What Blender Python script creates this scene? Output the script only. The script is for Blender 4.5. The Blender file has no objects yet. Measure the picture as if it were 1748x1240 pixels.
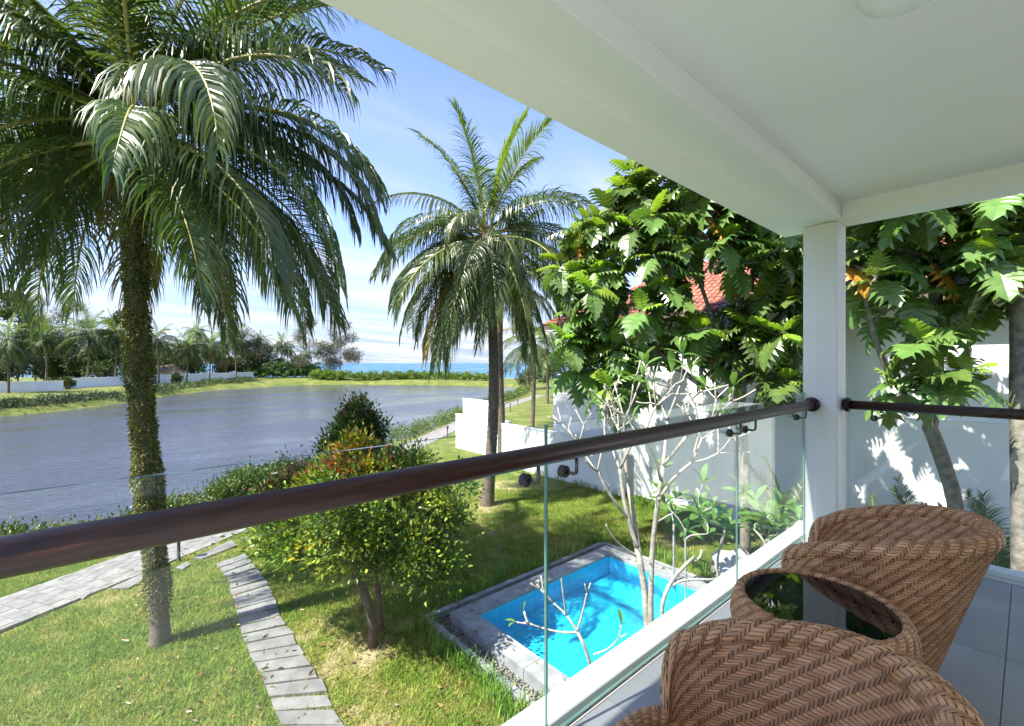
import bpy, math, random
import numpy as np
from mathutils import Vector, Matrix
R = math.radians
sc = bpy.context.scene
COL = sc.collection
rng = np.random.default_rng(7)
random.seed(7)

# ------------------------------------------------------------------ camera, sky, sun, exposure
ANG = R(49.0); SA, CA = math.sin(ANG), math.cos(ANG)     # X runs along the front railing, Y out to the lake
EYE = 4.75; FP = 770.0; CX, CY = 874.0, 620.0
FLOOR = 3.20
cam = bpy.data.cameras.new('camera'); cam_o = bpy.data.objects.new('camera', cam); COL.objects.link(cam_o)
cam.sensor_width = 36.0; cam.lens = FP / 1748 * 36; cam.clip_start = 0.03; cam.clip_end = 30000
cam_o.location = (0, 0, EYE)
cam_o.rotation_euler = Vector((CA, SA, 0)).to_track_quat('-Z', 'Y').to_euler()
sc.camera = cam_o

SUN_EL = R(54.0); sdx, sdy = -0.985, 0.172
SUN_DIR = Vector((sdx * math.cos(SUN_EL), sdy * math.cos(SUN_EL), math.sin(SUN_EL)))
w = bpy.data.worlds.new('World'); sc.world = w; w.use_nodes = True
nt = w.node_tree; nt.nodes.clear()
def N(t, kind, **kw):
    n = t.nodes.new(kind)
    for k, v in kw.items(): setattr(n, k, v)
    return n
sky = N(nt, 'ShaderNodeTexSky', sky_type='NISHITA', sun_disc=False, sun_elevation=SUN_EL,
        sun_rotation=math.atan2(sdx, sdy), air_density=1.0, dust_density=0.4, ozone_density=5.0, altitude=0)
bg = N(nt, 'ShaderNodeBackground'); bg.inputs[1].default_value = 0.060
wo = N(nt, 'ShaderNodeOutputWorld')
tc = N(nt, 'ShaderNodeTexCoord'); sep = N(nt, 'ShaderNodeSeparateXYZ'); nt.links.new(tc.outputs['Generated'], sep.inputs[0])
def wm(op, a, b=None, c=None, clamp=False):
    n = N(nt, 'ShaderNodeMath', operation=op); n.use_clamp = clamp
    for i, v in enumerate((a, b, c)):
        if v is None: continue
        if isinstance(v, (int, float)): n.inputs[i].default_value = v
        else: nt.links.new(v, n.inputs[i])
    return n.outputs[0]
zc = wm('ADD', wm('MAXIMUM', sep.outputs[2], 0.0), 0.12)
cmb = N(nt, 'ShaderNodeCombineXYZ')
nt.links.new(wm('DIVIDE', sep.outputs[0], zc), cmb.inputs[0]); nt.links.new(wm('DIVIDE', sep.outputs[1], zc), cmb.inputs[1])
mp = N(nt, 'ShaderNodeMapping'); nt.links.new(cmb.outputs[0], mp.inputs[0])
mp.inputs['Rotation'].default_value = (0, 0, R(-30)); mp.inputs['Scale'].default_value = (0.35, 1.5, 1)
cn = N(nt, 'ShaderNodeTexNoise'); cn.inputs['Scale'].default_value = 1.3; cn.inputs['Detail'].default_value = 7; cn.inputs['Roughness'].default_value = 0.55
nt.links.new(mp.outputs[0], cn.inputs[0])
cr = N(nt, 'ShaderNodeMapRange'); cr.inputs[1].default_value = 0.40; cr.inputs[2].default_value = 0.62; cr.inputs[3].default_value = 0.08; nt.links.new(cn.outputs[0], cr.inputs[0])
fade = N(nt, 'ShaderNodeMapRange'); fade.inputs[1].default_value = 0.0; fade.inputs[2].default_value = 0.6; fade.inputs[3].default_value = 1.0; fade.inputs[4].default_value = 0.10
nt.links.new(sep.outputs[2], fade.inputs[0])
hz = N(nt, 'ShaderNodeMapRange', interpolation_type='SMOOTHSTEP'); hz.inputs[1].default_value = 0.0; hz.inputs[2].default_value = 0.34; hz.inputs[3].default_value = 0.97; hz.inputs[4].default_value = 0.0
nt.links.new(sep.outputs[2], hz.inputs[0])
fac = wm('MAXIMUM', wm('MULTIPLY', cr.outputs[0], fade.outputs[0], clamp=True), hz.outputs[0])
# the low haze is a little bluer between the cloud streaks
cc = N(nt, 'ShaderNodeMixRGB'); cc.inputs[1].default_value = (1.25, 1.70, 2.40, 1); cc.inputs[2].default_value = (2.5, 2.6, 2.75, 1); nt.links.new(cr.outputs[0], cc.inputs[0])
mx = N(nt, 'ShaderNodeMixRGB'); mx.inputs[2].default_value = (1.75, 1.9, 2.15, 1)
nt.links.new(cc.outputs[0], mx.inputs[2]); nt.links.new(fac, mx.inputs[0]); sk = N(nt, 'ShaderNodeMixRGB', blend_type='MULTIPLY'); sk.inputs[0].default_value = 1; sk.inputs[2].default_value = (1.0, 0.87, 0.97, 1); nt.links.new(sky.outputs[0], sk.inputs[1]); nt.links.new(sk.outputs[0], mx.inputs[1])
nt.links.new(mx.outputs[0], bg.inputs[0]); nt.links.new(bg.outputs[0], wo.inputs[0])

sun = bpy.data.lights.new('sun', 'SUN'); sun.energy = 2.15; sun.angle = R(0.5); sun.color = (1.0, 0.95, 0.86)
sun_o = bpy.data.objects.new('sun', sun); COL.objects.link(sun_o)
sun_o.rotation_euler = SUN_DIR.to_track_quat('Z', 'Y').to_euler()
sc.view_settings.view_transform = 'Standard'; sc.view_settings.look = 'None'
sc.view_settings.gamma = 1; sc.view_settings.use_curve_mapping = False
sc.view_settings.exposure = 2.8
sc.render.engine = 'CYCLES'
cy = sc.cycles
cy.max_bounces = 10; cy.diffuse_bounces = 8; cy.glossy_bounces = 4; cy.transmission_bounces = 4; cy.transparent_max_bounces = 16
cy.caustics_reflective = False; cy.caustics_refractive = False
cy.use_denoising = True; cy.sample_clamp_indirect = 6
try: cy.denoiser = 'OPENIMAGEDENOISE'
except Exception: pass

# ------------------------------------------------------------------ coordinates
def P(x, y, d):                      # point seen in column x, row y of the photograph, d metres ahead
    l = (x - CX) / FP * d
    return Vector((l * SA + d * CA, -l * CA + d * SA, EYE - (y - CY) / FP * d))
def G(x, y, z=0.0):                  # the point at height z seen there
    d = (EYE - z) * FP / (y - CY)
    p = P(x, y, d); p.z = z
    return p
def LF(l, d, z=0.0): return Vector((l * SA + d * CA, -l * CA + d * SA, z))
def to_lf(x, y): return x * SA - y * CA, x * CA + y * SA

# ------------------------------------------------------------------ materials
def mat(name, c1, c2=None, scale=5.0, rough=0.6, bump=0.0, bscale=None, coord='obj', spec=0.5, detail=6.0, stretch=None, transl=0.0, tint=False, vary=0.0, lo=0.35, hi=0.65, coat=0.0):
    m = bpy.data.materials.new(name); m.use_nodes = True
    t = m.node_tree; t.nodes.clear()
    out = N(t, 'ShaderNodeOutputMaterial'); b = N(t, 'ShaderNodeBsdfPrincipled')
    b.inputs['Roughness'].default_value = rough; b.inputs['Specular IOR Level'].default_value = spec
    if coat: b.inputs['Coat Weight'].default_value = coat; b.inputs['Coat Roughness'].default_value = 0.08
    if coord == 'obj':
        src = N(t, 'ShaderNodeTexCoord').outputs['Object']
    else:
        src = N(t, 'ShaderNodeNewGeometry').outputs['Position']
    if stretch:
        mpn = N(t, 'ShaderNodeMapping'); mpn.inputs['Scale'].default_value = stretch; t.links.new(src, mpn.inputs[0]); src = mpn.outputs[0]
    col = None
    if c2 is None: c2 = tuple(min(1, v * 1.12) for v in c1)
    ns = N(t, 'ShaderNodeTexNoise'); ns.inputs['Scale'].default_value = scale; ns.inputs['Detail'].default_value = detail
    t.links.new(src, ns.inputs[0])
    mr = N(t, 'ShaderNodeMapRange'); mr.inputs[1].default_value = lo; mr.inputs[2].default_value = hi; t.links.new(ns.outputs[0], mr.inputs[0])
    mxn = N(t, 'ShaderNodeMixRGB'); mxn.inputs[1].default_value = (*c1, 1); mxn.inputs[2].default_value = (*c2, 1)
    t.links.new(mr.outputs[0], mxn.inputs[0]); col = mxn.outputs[0]
    if tint:
        at = N(t, 'ShaderNodeAttribute', attribute_name='tint')
        mm = N(t, 'ShaderNodeMixRGB', blend_type='MULTIPLY'); mm.inputs[0].default_value = 1
        t.links.new(col, mm.inputs[1]); t.links.new(at.outputs['Color'], mm.inputs[2]); col = mm.outputs[0]
    if vary:
        oi = N(t, 'ShaderNodeObjectInfo'); hs = N(t, 'ShaderNodeHueSaturation')
        v1 = N(t, 'ShaderNodeMapRange'); v1.inputs[3].default_value = 1 - vary; v1.inputs[4].default_value = 1 + vary
        v2 = N(t, 'ShaderNodeMapRange'); v2.inputs[3].default_value = 0.5 - vary * 0.06; v2.inputs[4].default_value = 0.5 + vary * 0.03
        t.links.new(oi.outputs['Random'], v1.inputs[0]); t.links.new(v1.outputs[0], hs.inputs['Value'])
        t.links.new(oi.outputs['Random'], v2.inputs[0]); t.links.new(v2.outputs[0], hs.inputs['Hue'])
        t.links.new(col, hs.inputs['Color']); col = hs.outputs[0]
    t.links.new(col, b.inputs['Base Color'])
    if bump:
        bn = N(t, 'ShaderNodeTexNoise'); bn.inputs['Scale'].default_value = bscale or scale * 4; bn.inputs['Detail'].default_value = 5
        t.links.new(src, bn.inputs[0])
        bu = N(t, 'ShaderNodeBump'); bu.inputs['Strength'].default_value = min(1, bump); bu.inputs['Distance'].default_value = 0.02
        t.links.new(bn.outputs[0], bu.inputs['Height']); t.links.new(bu.outputs[0], b.inputs['Normal'])
    sh = b.outputs[0]
    if transl:
        tr = N(t, 'ShaderNodeBsdfTranslucent'); mxs = N(t, 'ShaderNodeMixShader'); mxs.inputs[0].default_value = transl
        br = N(t, 'ShaderNodeMixRGB', blend_type='MULTIPLY'); br.inputs[0].default_value = 1; br.inputs[2].default_value = (1.6, 1.7, 0.7, 1)
        t.links.new(col, br.inputs[1]); t.links.new(br.outputs[0], tr.inputs[0])
        t.links.new(sh, mxs.inputs[1]); t.links.new(tr.outputs[0], mxs.inputs[2]); sh = mxs.outputs[0]
    t.links.new(sh, out.inputs[0])
    m['_'] = 0
    return m

def glass_mat(name, tint=(0.93, 0.97, 0.95), ior=1.45, rough=0.0, gain=1.0, bump=0.0, bscale=4):
    m = bpy.data.materials.new(name); m.use_nodes = True
    t = m.node_tree; t.nodes.clear()
    out = N(t, 'ShaderNodeOutputMaterial')
    tr = N(t, 'ShaderNodeBsdfTransparent'); tr.inputs[0].default_value = (*tint, 1)
    gl = N(t, 'ShaderNodeBsdfGlossy'); gl.inputs['Roughness'].default_value = rough
    fr = N(t, 'ShaderNodeFresnel'); gb = N(t, 'ShaderNodeNewGeometry')
    ri = N(t, 'ShaderNodeMapRange'); ri.inputs[3].default_value = ior; ri.inputs[4].default_value = 1 / ior    # same reflection from either side of the sheet
    t.links.new(gb.outputs['Backfacing'], ri.inputs[0]); t.links.new(ri.outputs[0], fr.inputs[0])
    ms = N(t, 'ShaderNodeMixShader')
    mu = N(t, 'ShaderNodeMath', operation='MULTIPLY'); mu.inputs[1].default_value = gain; mu.use_clamp = True
    t.links.new(fr.outputs[0], mu.inputs[0]); t.links.new(mu.outputs[0], ms.inputs[0])
    t.links.new(tr.outputs[0], ms.inputs[1]); t.links.new(gl.outputs[0], ms.inputs[2]); t.links.new(ms.outputs[0], out.inputs[0])
    if bump:
        g = N(t, 'ShaderNodeNewGeometry'); n = N(t, 'ShaderNodeTexNoise'); n.inputs['Scale'].default_value = bscale; n.inputs['Detail'].default_value = 3
        t.links.new(g.outputs['Position'], n.inputs[0])
        bu = N(t, 'ShaderNodeBump'); bu.inputs['Strength'].default_value = bump; bu.inputs['Distance'].default_value = 0.05
        t.links.new(n.outputs[0], bu.inputs['Height']); t.links.new(bu.outputs[0], gl.inputs['Normal']); t.links.new(bu.outputs[0], fr.inputs['Normal'])
    return m

M = {}
M['white'] = mat('white_paint', (0.72, 0.73, 0.73), (0.79, 0.80, 0.79), 0.8, 0.6, 0.03, 60, coord='pos')
M['column'] = mat('column_paint', (0.66, 0.68, 0.69), (0.74, 0.75, 0.75), 1.2, 0.55, 0.03, 60, coord='pos')
M['ceil'] = mat('ceiling_paint', (0.82, 0.81, 0.80), (0.87, 0.86, 0.85), 0.7, 0.7, 0.02, 80, coord='pos')
M['kerbwhite'] = mat('kerb_paint', (0.72, 0.71, 0.69), (0.82, 0.81, 0.79), 3, 0.6, 0.08, 50, coord='pos')
M['tile'] = mat('grey_tile', (0.32, 0.335, 0.35), (0.40, 0.415, 0.43), 2.2, 0.42, 0.05, 40, vary=0.07, coord='pos')
M['grout'] = mat('grout', (0.32, 0.33, 0.33), None, 8, 0.8)
M['rail'] = mat('dark_wood', (0.022, 0.0075, 0.006), (0.055, 0.0195, 0.013), 9, 0.40, 0.15, 30, stretch=(1.2, 7, 7), coat=0.08, spec=0.35, lo=0.4, hi=0.72)
M['bounce_curtain'] = mat('bounce_curtain_cloth', (0.70, 0.69, 0.65), (0.78, 0.77, 0.73), 6, 0.9)  # white cloth added to bounce light into the balcony
M['wallpaint'] = mat('weathered_wall_paint', (0.60, 0.60, 0.59), (0.80, 0.80, 0.79), 1.1, 0.7, 0.05, 40, coord='pos', stretch=(1, 1, 0.3), lo=0.2, hi=0.55, detail=8)
M['metal'] = mat('bracket_metal', (0.10, 0.09, 0.08), (0.16, 0.14, 0.12), 12, 0.35); M['metal'].node_tree.nodes['Principled BSDF'].inputs['Metallic'].default_value = 0.9
M['glass'] = glass_mat('clear_glass', (0.955, 0.985, 0.975), 1.45, gain=0.75)
M['glassedge'] = mat('glass_edge', (0.10, 0.22, 0.20), (0.16, 0.30, 0.27), 3, 0.15)
M['wicker'] = mat('wicker_strand', (0.46, 0.226, 0.104), (0.60, 0.335, 0.175), 14, 0.45, tint=True, spec=0.4)
M['wickerdark'] = mat('wicker_core', (0.07, 0.032, 0.02), None, 20, 0.7)
M['blackglass'] = mat('black_glass', (0.006, 0.006, 0.007), None, 3, 0.02, spec=0.8)
M['rubber'] = mat('black_rubber', (0.02, 0.02, 0.02), None, 10, 0.6)
M['lamp'] = mat('opal_glass', (0.80, 0.80, 0.80), (0.85, 0.85, 0.85), 4, 0.25)
M['palmleaf'] = mat('palm_leaflet', (0.052, 0.094, 0.028), (0.092, 0.132, 0.040), 1.3, 0.36, transl=0.30, vary=0.22, spec=0.6)
M['palmyoung'] = mat('palm_leaflet_young', (0.10, 0.17, 0.028), (0.15, 0.21, 0.04), 1.3, 0.38, transl=0.32, vary=0.2, spec=0.5)
M['palmfar'] = mat('palm_leaflet_far', (0.030, 0.060, 0.016), (0.060, 0.095, 0.025), 1.3, 0.55, transl=0.2, vary=0.35, spec=0.3)
M['palmdry'] = mat('palm_leaflet_dry', (0.22, 0.17, 0.055), (0.15, 0.14, 0.035), 2.0, 0.6, transl=0.25, vary=0.2)
M['rachis'] = mat('palm_rachis', (0.22, 0.23, 0.06), (0.30, 0.27, 0.09), 3, 0.5)
M['palmbark'] = mat('palm_bark', (0.085, 0.065, 0.045), (0.17, 0.135, 0.10), 6, 0.85, 0.6, 18, stretch=(1, 1, 4))
M['fibre'] = mat('palm_fibre', (0.10, 0.06, 0.03), (0.17, 0.11, 0.06), 9, 0.9, 0.5)
M['ivy'] = mat('ivy_leaf', (0.085, 0.11, 0.022), (0.15, 0.155, 0.035), 2.0, 0.5, tint=True, transl=0.15)
M['coconut'] = mat('coconut_husk', (0.16, 0.17, 0.035), (0.24, 0.18, 0.05), 5, 0.5)
M['bread'] = mat('breadfruit_leaf', (0.080, 0.155, 0.032), (0.115, 0.20, 0.047), 4, 0.30, transl=0.20, vary=0.25, spec=0.6)
M['breadyoung'] = mat('breadfruit_leaf_young', (0.17, 0.30, 0.03), (0.25, 0.37, 0.05), 4, 0.32, transl=0.35, vary=0.2)
M['breadyellow'] = mat('breadfruit_leaf_yellow', (0.50, 0.26, 0.03), (0.42, 0.17, 0.02), 4, 0.5, transl=0.2, vary=0.1)
M['bark'] = mat('grey_bark', (0.13, 0.115, 0.095), (0.27, 0.24, 0.20), 9, 0.85, 0.6, 30)
M['frangibark'] = mat('pale_bark', (0.26, 0.24, 0.21), (0.43, 0.40, 0.36), 10, 0.75, 0.4, 35)
M['frangileaf'] = mat('frangipani_leaf', (0.085, 0.17, 0.035), (0.13, 0.24, 0.06), 5, 0.32, transl=0.3, vary=0.25)
M['shrub'] = mat('shrub_leaf', (0.80, 0.80, 0.80), (1, 1, 1), 3, 0.38, tint=True, transl=0.22)
M['darkbark'] = mat('brown_bark', (0.075, 0.055, 0.04), (0.14, 0.11, 0.08), 10, 0.85, 0.5, 30)
M['slab'] = mat('paving_slab', (0.125, 0.12, 0.115), (0.205, 0.195, 0.185), 3.5, 0.8, 0.2, 50, vary=0.12, coord='pos')
M['paver'] = mat('walk_paver', (0.15, 0.14, 0.128), (0.225, 0.212, 0.195), 4, 0.85, 0.15, 50, vary=0.12, coord='pos')
M['sandbed'] = mat('sand_joint', (0.20, 0.175, 0.13), (0.28, 0.24, 0.18), 6, 0.9)
M['coping'] = mat('pool_coping', (0.20, 0.205, 0.21), (0.30, 0.305, 0.31), 4, 0.75, 0.12, 60, vary=0.06, coord='pos')
M['pebble'] = mat('pebble', (0.10, 0.10, 0.10), (0.30, 0.28, 0.26), 7, 0.6, tint=True)
M['poolwater'] = glass_mat('pool_water', (0.75, 0.95, 1.0), 1.33, rough=0.0, bump=0.35, bscale=5)
M['roof'] = mat('terracotta', (0.25, 0.085, 0.05), (0.36, 0.15, 0.095), 6, 0.75, 0.1, 40, vary=0.22)
M['darkglass'] = mat('window_glass', (0.02, 0.025, 0.03), None, 3, 0.05, spec=0.7)
M['thatch'] = mat('thatch', (0.15, 0.10, 0.07), (0.26, 0.19, 0.13), 2, 0.95, 0.5, 12)
M['rock'] = mat('boulder', (0.36, 0.35, 0.33), (0.55, 0.54, 0.52), 4, 0.85, 0.5, 12)
M['black'] = mat('black_post', (0.03, 0.03, 0.03), None, 6, 0.5)
M['hut'] = mat('hut_plaster', (0.55, 0.47, 0.42), (0.66, 0.58, 0.52), 1, 0.8)
M['casu'] = mat('casuarina', (0.85, 0.85, 0.85), (1, 1, 1), 3, 0.7, tint=True, transl=0.15)

WORN = [(G(560, 1140), 1.0, 0.10), (G(520, 1075), 0.7, 0.08), (G(640, 1120), 0.5, 0.09), (G(610, 1240), 0.9, 0.08), (G(835, 865), 1.0, 0.12), (G(860, 830), 1.5, 0.06), (G(200, 1010), 1.2, 0.08), (G(1150, 940), 1.2, .08)]
def lawn_material(name, blades):
    m = bpy.data.materials.new(name); m.use_nodes = True
    t = m.node_tree; t.nodes.clear()
    out = N(t, 'ShaderNodeOutputMaterial'); b = N(t, 'ShaderNodeBsdfPrincipled'); b.inputs['Roughness'].default_value = 0.6 if blades else 0.9
    b.inputs['Specular IOR Level'].default_value = 0.25
    g = N(t, 'ShaderNodeNewGeometry')
    mpn = N(t, 'ShaderNodeMapping'); mpn.inputs['Scale'].default_value = (1, 1, 0); t.links.new(g.outputs['Position'], mpn.inputs[0])
    n1 = N(t, 'ShaderNodeTexNoise'); n1.inputs['Scale'].default_value = 0.42; n1.inputs['Detail'].default_value = 5; n1.inputs['Roughness'].default_value = 0.65
    n2 = N(t, 'ShaderNodeTexNoise'); n2.inputs['Scale'].default_value = 2.6; n2.inputs['Detail'].default_value = 6; n2.inputs['Roughness'].default_value = 0.7
    t.links.new(mpn.outputs[0], n1.inputs[0]); t.links.new(mpn.outputs[0], n2.inputs[0])
    a = N(t, 'ShaderNodeMath', operation='ADD'); t.links.new(n1.outputs[0], a.inputs[0]); t.links.new(n2.outputs[0], a.inputs[1])
    ramp = N(t, 'ShaderNodeValToRGB'); e = ramp.color_ramp.elements
    if blades: cols = [(0.38, (0.125, 0.215, 0.024)), (0.49, (0.205, 0.305, 0.036)), (0.58, (0.33, 0.355, 0.075)), (0.67, (0.52, 0.44, 0.22))]
    else: cols = [(0.38, (0.055, 0.085, 0.014)), (0.49, (0.095, 0.125, 0.020)), (0.58, (0.17, 0.165, 0.045)), (0.68, (0.34, 0.28, 0.16))]
    e[0].position, e[0].color = cols[0][0], (*cols[0][1], 1); e[1].position, e[1].color = cols[-1][0], (*cols[-1][1], 1)
    for p_, c_ in cols[1:-1]:
        x = e.new(p_); x.color = (*c_, 1)
    h = N(t, 'ShaderNodeMath', operation='MULTIPLY'); h.inputs[1].default_value = 0.5
    t.links.new(a.outputs[0], h.inputs[0]); hh = h.outputs[0]
    for px_, r_, k_ in WORN:                     # trodden sandy places beside the stepping path
        di = N(t, 'ShaderNodeVectorMath', operation='DISTANCE'); di.inputs[1].default_value = (px_.x, px_.y, 0); t.links.new(mpn.outputs[0], di.inputs[0])
        m_ = N(t, 'ShaderNodeMapRange', interpolation_type='SMOOTHSTEP'); m_.inputs[1].default_value = r_ * 0.25; m_.inputs[2].default_value = r_; m_.inputs[3].default_value = k_; m_.inputs[4].default_value = 0
        t.links.new(di.outputs['Value'], m_.inputs[0]); ad = N(t, 'ShaderNodeMath', operation='ADD'); t.links.new(hh, ad.inputs[0]); t.links.new(m_.outputs[0], ad.inputs[1]); hh = ad.outputs[0]
    t.links.new(hh, ramp.inputs[0])
    col = ramp.outputs[0]
    if blades:
        atn = N(t, 'ShaderNodeAttribute', attribute_name='tint')
        mm = N(t, 'ShaderNodeMixRGB', blend_type='MULTIPLY'); mm.inputs[0].default_value = 1
        t.links.new(col, mm.inputs[1]); t.links.new(atn.outputs['Color'], mm.inputs[2]); col = mm.outputs[0]
    t.links.new(col, b.inputs['Base Color'])
    sh = b.outputs[0]
    if blades:
        tr = N(t, 'ShaderNodeBsdfTranslucent'); ms = N(t, 'ShaderNodeMixShader'); ms.inputs[0].default_value = 0.3
        t.links.new(col, tr.inputs[0]); t.links.new(sh, ms.inputs[1]); t.links.new(tr.outputs[0], ms.inputs[2]); sh = ms.outputs[0]
    else:
        bn = N(t, 'ShaderNodeTexNoise'); bn.inputs['Scale'].default_value = 30; t.links.new(g.outputs['Position'], bn.inputs[0])
        bu = N(t, 'ShaderNodeBump'); bu.inputs['Strength'].default_value = 0.6; bu.inputs['Distance'].default_value = 0.04
        t.links.new(bn.outputs[0], bu.inputs['Height']); t.links.new(bu.outputs[0], b.inputs['Normal'])
    t.links.new(sh, out.inputs[0])
    return m
M['ground'] = lawn_material('turf', False); M['grass'] = lawn_material('grass_blade', True)

def water_material(name, base, rough, bscale, bstr, stretch=(1, 1, 1), dist=0.1):
    m = bpy.data.materials.new(name); m.use_nodes = True; t = m.node_tree
    b = t.nodes['Principled BSDF']; b.inputs['Base Color'].default_value = (*base, 1); b.inputs['Roughness'].default_value = rough; b.inputs['IOR'].default_value = 1.33
    g = N(t, 'ShaderNodeNewGeometry'); mpn = N(t, 'ShaderNodeMapping'); mpn.inputs['Scale'].default_value = stretch; mpn.inputs['Rotation'].default_value = (0, 0, R(20))
    t.links.new(g.outputs['Position'], mpn.inputs[0])
    n1 = N(t, 'ShaderNodeTexNoise'); n1.inputs['Scale'].default_value = bscale; n1.inputs['Detail'].default_value = 4; t.links.new(mpn.outputs[0], n1.inputs[0])
    bu = N(t, 'ShaderNodeBump'); bu.inputs['Strength'].default_value = bstr; bu.inputs['Distance'].default_value = dist
    t.links.new(n1.outputs[0], bu.inputs['Height']); t.links.new(bu.outputs[0], b.inputs['Normal'])
    n2 = N(t, 'ShaderNodeTexNoise'); n2.inputs['Scale'].default_value = 0.07; n2.inputs['Detail'].default_value = 4; t.links.new(mpn.outputs[0], n2.inputs[0])
    for lo_, hi_, sock in ((rough * 0.4, rough * 1.8, b.inputs['Roughness']), (bstr * 0.45, min(1, bstr * 1.5), bu.inputs['Strength'])):
        q_ = N(t, 'ShaderNodeMapRange'); q_.inputs[1].default_value = 0.38; q_.inputs[2].default_value = 0.62; q_.inputs[3].default_value = lo_; q_.inputs[4].default_value = hi_
        t.links.new(n2.outputs[0], q_.inputs[0]); t.links.new(q_.outputs[0], sock)
    return m
M['lake'] = water_material('lake_water', (0.045, 0.048, 0.064), 0.11, 2.0, 0.7, (1, 1.9, 1), 0.10)
M['sea'] = water_material('sea_water', (0.02, 0.11, 0.18), 0.35, 0.5, 0.5)

def pooltile_material():
    m = bpy.data.materials.new('pool_mosaic'); m.use_nodes = True; t = m.node_tree
    b = t.nodes['Principled BSDF']; b.inputs['Roughness'].default_value = 0.3
    tcn = N(t, 'ShaderNodeTexCoord')
    br = N(t, 'ShaderNodeTexBrick', offset=0.0); br.inputs['Scale'].default_value = 1.0
    br.inputs['Brick Width'].default_value = 0.30; br.inputs['Row Height'].default_value = 0.30; br.inputs['Mortar Size'].default_value = 0.006
    br.inputs['Color1'].default_value = (0.03, 0.47, 0.66, 1); br.inputs['Color2'].default_value = (0.03, 0.53, 0.75, 1); br.inputs['Mortar'].default_value = (0.16, 0.62, 0.80, 1)
    t.links.new(tcn.outputs['Object'], br.inputs[0]); t.links.new(br.outputs[0], b.inputs['Base Color'])
    return m
M['mosaic'] = pooltile_material()
M['pooltile'] = mat('pool_tile_glaze', (0.028, 0.46, 0.65), (0.034, 0.52, 0.72), 3, 0.3, vary=0.08)

# ------------------------------------------------------------------ mesh helpers
class MB:
    def __init__(s): s.v = []; s.f = []; s.m = []
    def add(s, vs, fs, mi=0):
        o = len(s.v); s.v += [tuple(p) for p in vs]; s.f += [tuple(i + o for i in f) for f in fs]; s.m += [mi] * len(fs)
    def box(s, x0, x1, y0, y1, z0, z1, mi=0):
        s.add([(x0, y0, z0), (x1, y0, z0), (x1, y1, z0), (x0, y1, z0), (x0, y0, z1), (x1, y0, z1), (x1, y1, z1), (x0, y1, z1)],
              [(0, 3, 2, 1), (4, 5, 6, 7), (0, 1, 5, 4), (1, 2, 6, 5), (2, 3, 7, 6), (3, 0, 4, 7)], mi)
    def tube(s, pts, rads, n=8, mi=0, cap=True):
        pts = [Vector(p) for p in pts]
        if isinstance(rads, (int, float)): rads = [rads] * len(pts)
        t0 = (pts[1] - pts[0]).normalized(); nrm = t0.orthogonal().normalized(); vs = []
        for i, p in enumerate(pts):
            t = (pts[min(i + 1, len(pts) - 1)] - pts[max(i - 1, 0)])
            if t.length < 1e-9: t = t0.copy()
            t.normalize(); nrm = (nrm - t * nrm.dot(t))
            if nrm.length < 1e-6: nrm = t.orthogonal()
            nrm.normalize(); b = t.cross(nrm)
            for k in range(n):
                a = 2 * math.pi * k / n; vs.append(p + (nrm * math.cos(a) + b * math.sin(a)) * rads[i])
        fs = [(i * n + k, i * n + (k + 1) % n, (i + 1) * n + (k + 1) % n, (i + 1) * n + k) for i in range(len(pts) - 1) for k in range(n)]
        if cap: fs += [tuple(range(n - 1, -1, -1)), tuple((len(pts) - 1) * n + k for k in range(n))]
        s.add(vs, fs, mi)
    def lathe(s, prof, n=24, c=(0, 0, 0), mi=0):
        vs = [(c[0] + r * math.cos(2 * math.pi * k / n), c[1] + r * math.sin(2 * math.pi * k / n), c[2] + z) for r, z in prof for k in range(n)]
        fs = [(i * n + k, i * n + (k + 1) % n, (i + 1) * n + (k + 1) % n, (i + 1) * n + k) for i in range(len(prof) - 1) for k in range(n)]
        s.add(vs, fs, mi)
    def prism(s, poly, z0, z1, mi=0):
        n = len(poly)
        s.add([(p[0], p[1], z0) for p in poly] + [(p[0], p[1], z1) for p in poly],
              [tuple(range(n - 1, -1, -1)), tuple(range(n, 2 * n))] + [(i, (i + 1) % n, n + (i + 1) % n, n + i) for i in range(n)], mi)
    def mesh(s, name, mats, smooth=False):
        me = bpy.data.meshes.new(name); me.from_pydata(s.v, [], s.f)
        for m in (mats if isinstance(mats, (list, tuple)) else [mats]): me.materials.append(m)
        me.polygons.foreach_set('material_index', s.m)
        if smooth: me.polygons.foreach_set('use_smooth', [True] * len(s.f))
        me.update(); return me
    def build(s, name, mats, parent=None, smooth=False, **kw):
        return ob(name, s.mesh(name, mats, smooth), parent, **kw)

def ob(name, me, parent=None, label=None, cat=None, group=None, kind=None, loc=None, bevel=0):
    o = bpy.data.objects.new(name, me); COL.objects.link(o)
    if parent: o.parent = parent
    if loc is not None: o.location = loc
    if label: o['label'] = label
    if cat: o['category'] = cat
    if group: o['group'] = group
    if kind: o['kind'] = kind
    if bevel:
        b = o.modifiers.new('bevel', 'BEVEL'); b.width = bevel; b.segments = 2; b.limit_method = 'ANGLE'
    return o
def empty(name, loc, label, cat, group=None, rz=0):
    o = ob(name, None, None, label, cat, group, loc=loc); o.rotation_euler = (0, 0, rz); o.empty_display_size = 0.2
    return o

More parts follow.
